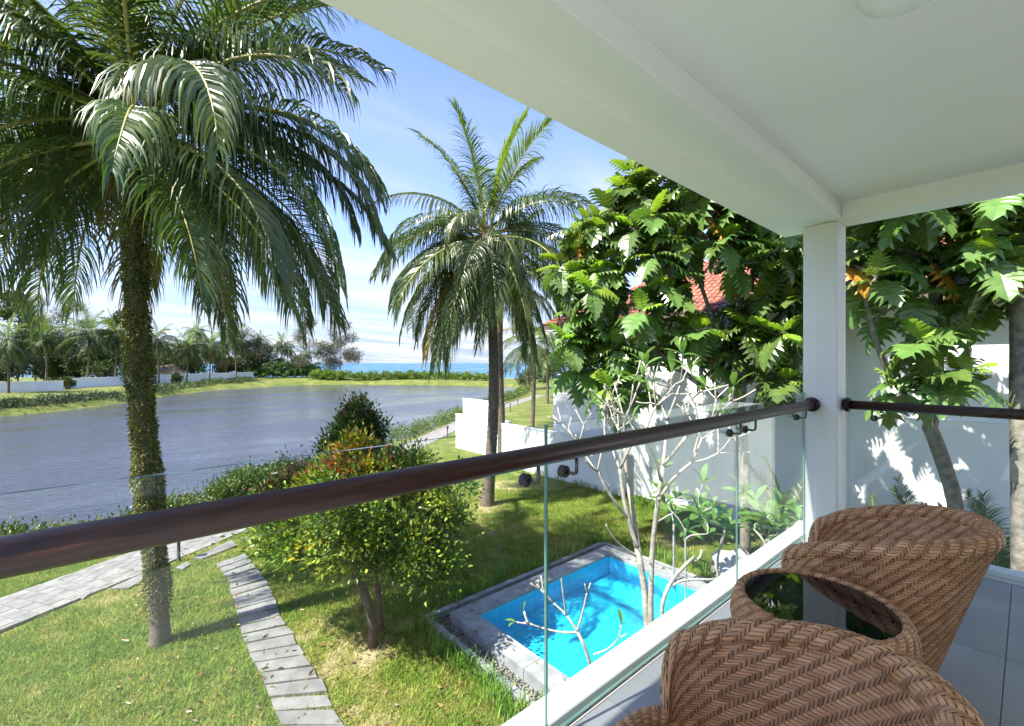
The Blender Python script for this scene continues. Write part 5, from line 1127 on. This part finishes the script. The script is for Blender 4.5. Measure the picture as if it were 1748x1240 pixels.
# ------------------------------------------------------------------ neighbouring villa
HU = 14.0
villa = empty('neighbour_villa', (HU + 4, 3, 0), 'white two-storey neighbouring villa with red tiled roof behind the breadfruit trees', 'villa')
def villa_bits():
    W = M['wallpaint']
    b = MB(); b.box(HU, HU + 9, -10, 13.4, -.3, 3.46); b.build('wall', W, villa)
    # upper storey with window openings in its side wall at v in OPEN
    x0 = HU + 0.12; x1 = HU + 9; z0, z1 = 3.462, 6.25
    opens = [(-1.75, -0.55, 3.75, 5.75), (4.6, 5.8, 4.2, 5.6)]
    b = MB(); ys = [-10] + [v for o_ in opens for v in o_[:2]] + [9.8]
    for a0, a1 in zip(ys[0::2], ys[1::2]): b.box(x0, x0 + .2, a0, a1, z0, z1)
    for (a0, a1, c0, c1) in opens: b.box(x0, x0 + .2, a0, a1, z0, c0); b.box(x0, x0 + .2, a0, a1, c1, z1)
    b.box(x0 + .202, x1, 9.6, 9.8, z0, z1); b.build('wall', W, villa)
    for (a0, a1, c0, c1) in opens:
        f = MB(); f.box(x0 + .02, x0 + .12, a0 + .002, a0 + .08, c0, c1); f.box(x0 + .02, x0 + .12, a1 - .08, a1 - .002, c0, c1); f.box(x0 + .02, x0 + .12, a0 + .08, a1 - .08, c1 - .08, c1 - .002); f.box(x0 + .02, x0 + .12, (a0 + a1) / 2 - .03, (a0 + a1) / 2 + .03, c0, c1 - .082)
        fo = f.build('window', W, villa)
        s = MB(); s.box(x0 - .08, x0 + .15, a0 - .08, a1 + .08, c0 - .07, c0 - .002); s.build('sill', W, fo)
        g = MB(); g.box(x0 + .06, x0 + .07, a0 + .08, a1 - .08, c0, c1 - .08); g.build('pane', M['darkglass'], fo)
    b = MB(); b.box(HU - .06, HU - .002, -0.42, -0.3, 3.6, 6.2); b.build('pilaster', W, villa)
    # terrace at the lake end
    b = MB(); b.box(HU + .02, HU + .24, 12.35, 12.57, 3.462, 6.2); b.build('post', M['column'], villa)
    b = MB(); b.box(HU + .05, HU + .062, 9.9, 12.3, 3.47, 4.35); b.build('glass_panel', M['glass'], villa)
    b = MB(); b.box(HU + .05, HU + 9, 13.2, 13.212, 3.47, 4.35); b.build('glass_panel', M['glass'], villa)
    # roof: slopes up from the eave at HU-0.5
    e0, e1, ze, zr, ur = HU - 0.55, HU + 9.5, 6.3, 9.0, HU + 4.5
    y0, y1, hy = -10.6, 13.6, 4.6
    b = MB(); b.add([(e0, y0, ze), (e1, y0, ze), (e1, y1, ze), (e0, y1, ze), (ur, y0 + hy, zr), (ur, y1 - hy, zr)], [(0, 4, 5, 3), (1, 2, 5, 4), (3, 5, 2), (0, 1, 4), (0, 3, 2, 1)]); rf = b.build('roof', M['roof'], villa)
    b = MB(); b.box(e0 - .03, e0 - .004, y0, y1, ze - .18, ze + .03); b.build('fascia', M['darkbark'], villa)
    tile = MB(); n = 5; vs = []
    for xx, rr in ((0, 0.105), (0.40, 0.09)):
        for k in range(n + 1): a = math.pi * k / n; vs.append((xx, rr * math.cos(a), rr * 0.75 * math.sin(a) + (0.018 if xx == 0 else 0.0)))
    tile.add(vs, [(k, k + 1, n + 2 + k, n + 1 + k) for k in range(n)]); tile.add(vs[:n + 1], [tuple(range(n + 1))])
    tm = tile.mesh('roof_tile', M['roof'], False)
    sl = math.hypot(ur - e0, zr - ze); ang = math.atan2(zr - ze, ur - e0); spots = []
    for r_ in range(int(sl / 0.34)):
        s = r_ * 0.34; x = e0 + math.cos(ang) * s; z = ze + math.sin(ang) * s; frac = s / sl
        for c in range(int((y1 - y0) / 0.215)):
            y = y0 + 0.1 + c * 0.215
            if y < y0 + hy * frac + .05 or y > y1 - hy * frac - .05: continue
            spots.append((x - 0.04, y, z + 0.005))
    spots.sort(key=lambda p: abs(p[1] - 5.6) * 1.2 + abs(p[0] - HU - .4) * 1.3)
    restm = MB(); rot = Matrix.Rotation(-ang, 4, 'Y')
    for i, p in enumerate(spots):
        m4 = Matrix.Translation(Vector(p) + Vector((0, random.uniform(-.006, .006), random.uniform(0, .008)))) @ rot
        if i < 300: o = ob('roof_tile', tm, rf); o.matrix_local = m4
        else: restm.add([m4 @ Vector(v) for v in tile.v], tile.f)
    ro = restm.build('roof_tiles', M['roof'], rf, kind='stuff')
under(villa, villa_bits)
def gwall(label, u, v0, v1, top, th=0.16):
    c = Vector((u, (v0 + v1) / 2, 0)); t = empty('garden_wall', c, label, 'wall', 'white garden walls'); inv = Matrix.Translation(-c)
    b = MB(); b.box(u, u + th, v0, v1, -.3, top); o = b.build('wall_body', M['wallpaint'], t); o.matrix_parent_inverse = inv
    b = MB(); b.box(u - .025, u + th + .025, v0 - .02, v1 + .02, top + .002, top + .05); o = b.build('wall_cap', M['wallpaint'], t); o.matrix_parent_inverse = inv
gwall('low white garden wall along the lawn in front of the villa', 13.45, 9.5, 16.2, 1.88)
gwall('sunlit white garden wall farther out, left of the dark palm trunk', 14.25, 16.6, 21.2, 1.85)
gwall('white garden wall by the lakeside walkway behind the yellowing palm', 20.5, 24.5, 29.5, 1.9)

# ------------------------------------------------------------------ garden details
def blob_rock(label, c, r, seed):
    rg = np.random.default_rng(seed); mb = MB(); n, m = 14, 9; vs = []
    for i in range(m + 1):
        th = math.pi * i / m
        for k in range(n):
            ph = 2 * math.pi * k / n; nz = 1 + .16 * math.sin(3 * ph + seed) * math.sin(th) + .10 * math.sin(5 * th + 2 * ph) + rg.normal(0, .03) * math.sin(th)
            vs.append((r[0] * nz * math.sin(th) * math.cos(ph), r[1] * nz * math.sin(th) * math.sin(ph), r[2] * nz * math.cos(th)))
    mb.add(vs, [(i * n + k, (i + 1) * n + k, (i + 1) * n + (k + 1) % n, i * n + (k + 1) % n) for i in range(m) for k in range(n)])
    mb.build('boulder', M['rock'], None, True, label=label, cat='boulder', loc=c)
q = G(1252, 985); q.z = 0.15
blob_rock('pale boulder on the lawn behind the kerb, right of the pool', q, (0.55, 0.42, 0.42), 3)
bollmb = MB(); bollmb.lathe([(0.06, 0), (0.06, .05), (0.035, .07), (0.035, .62)], 12); post_me = bollmb.mesh('post', M['black'], True)
hd = MB(); hd.lathe([(0.035, .62), (0.065, .64), (0.065, .74), (0.075, .76), (0.0, .80)], 12); head_me = hd.mesh('lamp_head', M['black'], True)
for x, y, lab in ((305, 962, 'black path lamp beside the walkway, seen under the handrail'), (764, 747, 'black path lamp left of the sunlit garden wall'), (871, 703, 'black path lamp on the far walkway right of the palm trunks'), (884, 694, 'smallest black path lamp, farthest along the walkway')):
    q = G(x, y, -.05); q.z = gz(q.x, q.y); t = empty('path_lamp', q, lab, 'lamp', 'path lamps along the walkway'); ob('post', post_me, t); ob('lamp_head', head_me, t)
    t.scale = (1.0, 1.0, 1.0)
# feathery plants behind the side glass
def cycad(label, base, n, size, seed):
    rg = np.random.default_rng(seed); t = empty('areca_palm', base, label, 'palm', 'feathery palms at the villa wall')
    b = MB()
    for k in range(4):
        a = k * 1.6; b.tube([(math.cos(a) * .1, math.sin(a) * .1, -.1), (math.cos(a) * .16, math.sin(a) * .16, .5), (math.cos(a) * .2, math.sin(a) * .2, .9)], [.04, .03, .02], 6)
    b.build('stem', M['rachis'], t, True)
    for k in range(n):
        el = rg.uniform(25, 84); o = ob('frond', frond(el, 'palmleaf', k % 2), t, loc=(0, 0, .6)); o.rotation_euler = (0, 0, rg.uniform(0, 6.28)); o.scale = (size * rg.uniform(.8, 1.1),) * 3
for k, (x, d, lab) in enumerate(((1500, 9.0, 'feathery areca palm behind the glass just right of the column'), (1570, 9.2, 'feathery areca palm behind the glass, left of the forked trunk'), (1700, 8.0, 'feathery areca palm behind the glass at the right, below the window'), (1345, 10.6, 'feathery areca palm by the wall left of the column'))):
    q = LF((x - CX) / FP * d, d); cycad(lab, q, 14, 0.42, 120 + k)
# tufts of tall grass at the pool kerb
def tufts():
    rg = np.random.default_rng(77); n = 0; V = []; F = []; T = []
    spots = [(PX0 - .9 + rg.normal(0, .12), rg.uniform(PY0 - .5, PY1 + .6)) for _ in range(60)] + [(rg.uniform(PX0 - .8, PX1 + .8), PY1 + .92 + rg.normal(0, .15)) for _ in range(50)] + [(13.2 + rg.normal(0, .12), rg.uniform(8, 16)) for _ in range(40)] + [(PX1 + 1.2 + rg.normal(0, .2), rg.uniform(PY0, PY1)) for _ in range(40)]
    for x, y in spots:
        for _ in range(16):
            a = rg.uniform(0, 6.28); h = rg.uniform(.10, .34); l = rg.uniform(.04, .2); bx, by = x + rg.normal(0, .05), y + rg.normal(0, .05); w_ = .007; c, s = math.cos(a), math.sin(a)
            V += [(bx - s * w_, by + c * w_, 0), (bx + s * w_, by - c * w_, 0), (bx + c * l * .4 + s * w_, by + s * l * .4 - c * w_, h * .7), (bx + c * l * .4 - s * w_, by + s * l * .4 + c * w_, h * .7), (bx + c * l, by + s * l, h)]
            F += [(n, n + 1, n + 2), (n, n + 2, n + 3), (n + 3, n + 2, n + 4)]; n += 5; T += [rg.uniform(.6, 1.2)] * 5
    ob('tall_grass', npmesh('tall_grass', V, F, M['grass'], tint=np.array(T)[:, None] * np.array([[.75, 1, .9]])), kind='stuff')
tufts()
def litter():
    rg = np.random.default_rng(99); f = rg.uniform(5, 17, 1500); l = rg.uniform(-.9, .55, 1500) * f; x = l * SA + f * CA; y = -l * CA + f * SA
    ok = (lake_sd(x, y) > 1) & (x < 13.3) & ~((x < 5.2) & (y < 1.6)) & ~((x > PX0 - .02) & (x < PX1 + .02) & (y > PY0 - .02) & (y < PY1 + .02)); x, y = x[ok], y[ok]; n = len(x)
    on = (x > PX0 - .37) & (x < PX1 + .37) & (y > PY0 - .37) & (y < PY1 + .37); z = ground_z(x, y) + np.where(on, .17, .055); a = rg.uniform(0, 6.28, n)
    cols = pick(n, [(3, (0.20, 0.12, 0.05)), (2, (0.32, 0.22, 0.07)), (1, (0.12, 0.08, 0.05))], rg); L = rg.uniform(.05, .13, n)
    ob('fallen_leaves', leaf_cloud('fallen_leaves', np.stack([x, y, z], 1), np.stack([np.cos(a), np.sin(a), rg.normal(0, .15, n)], 1), L, L * .45, cols, M['shrub'], rg=rg), kind='stuff')
litter()
bpy.context.view_layer.update()
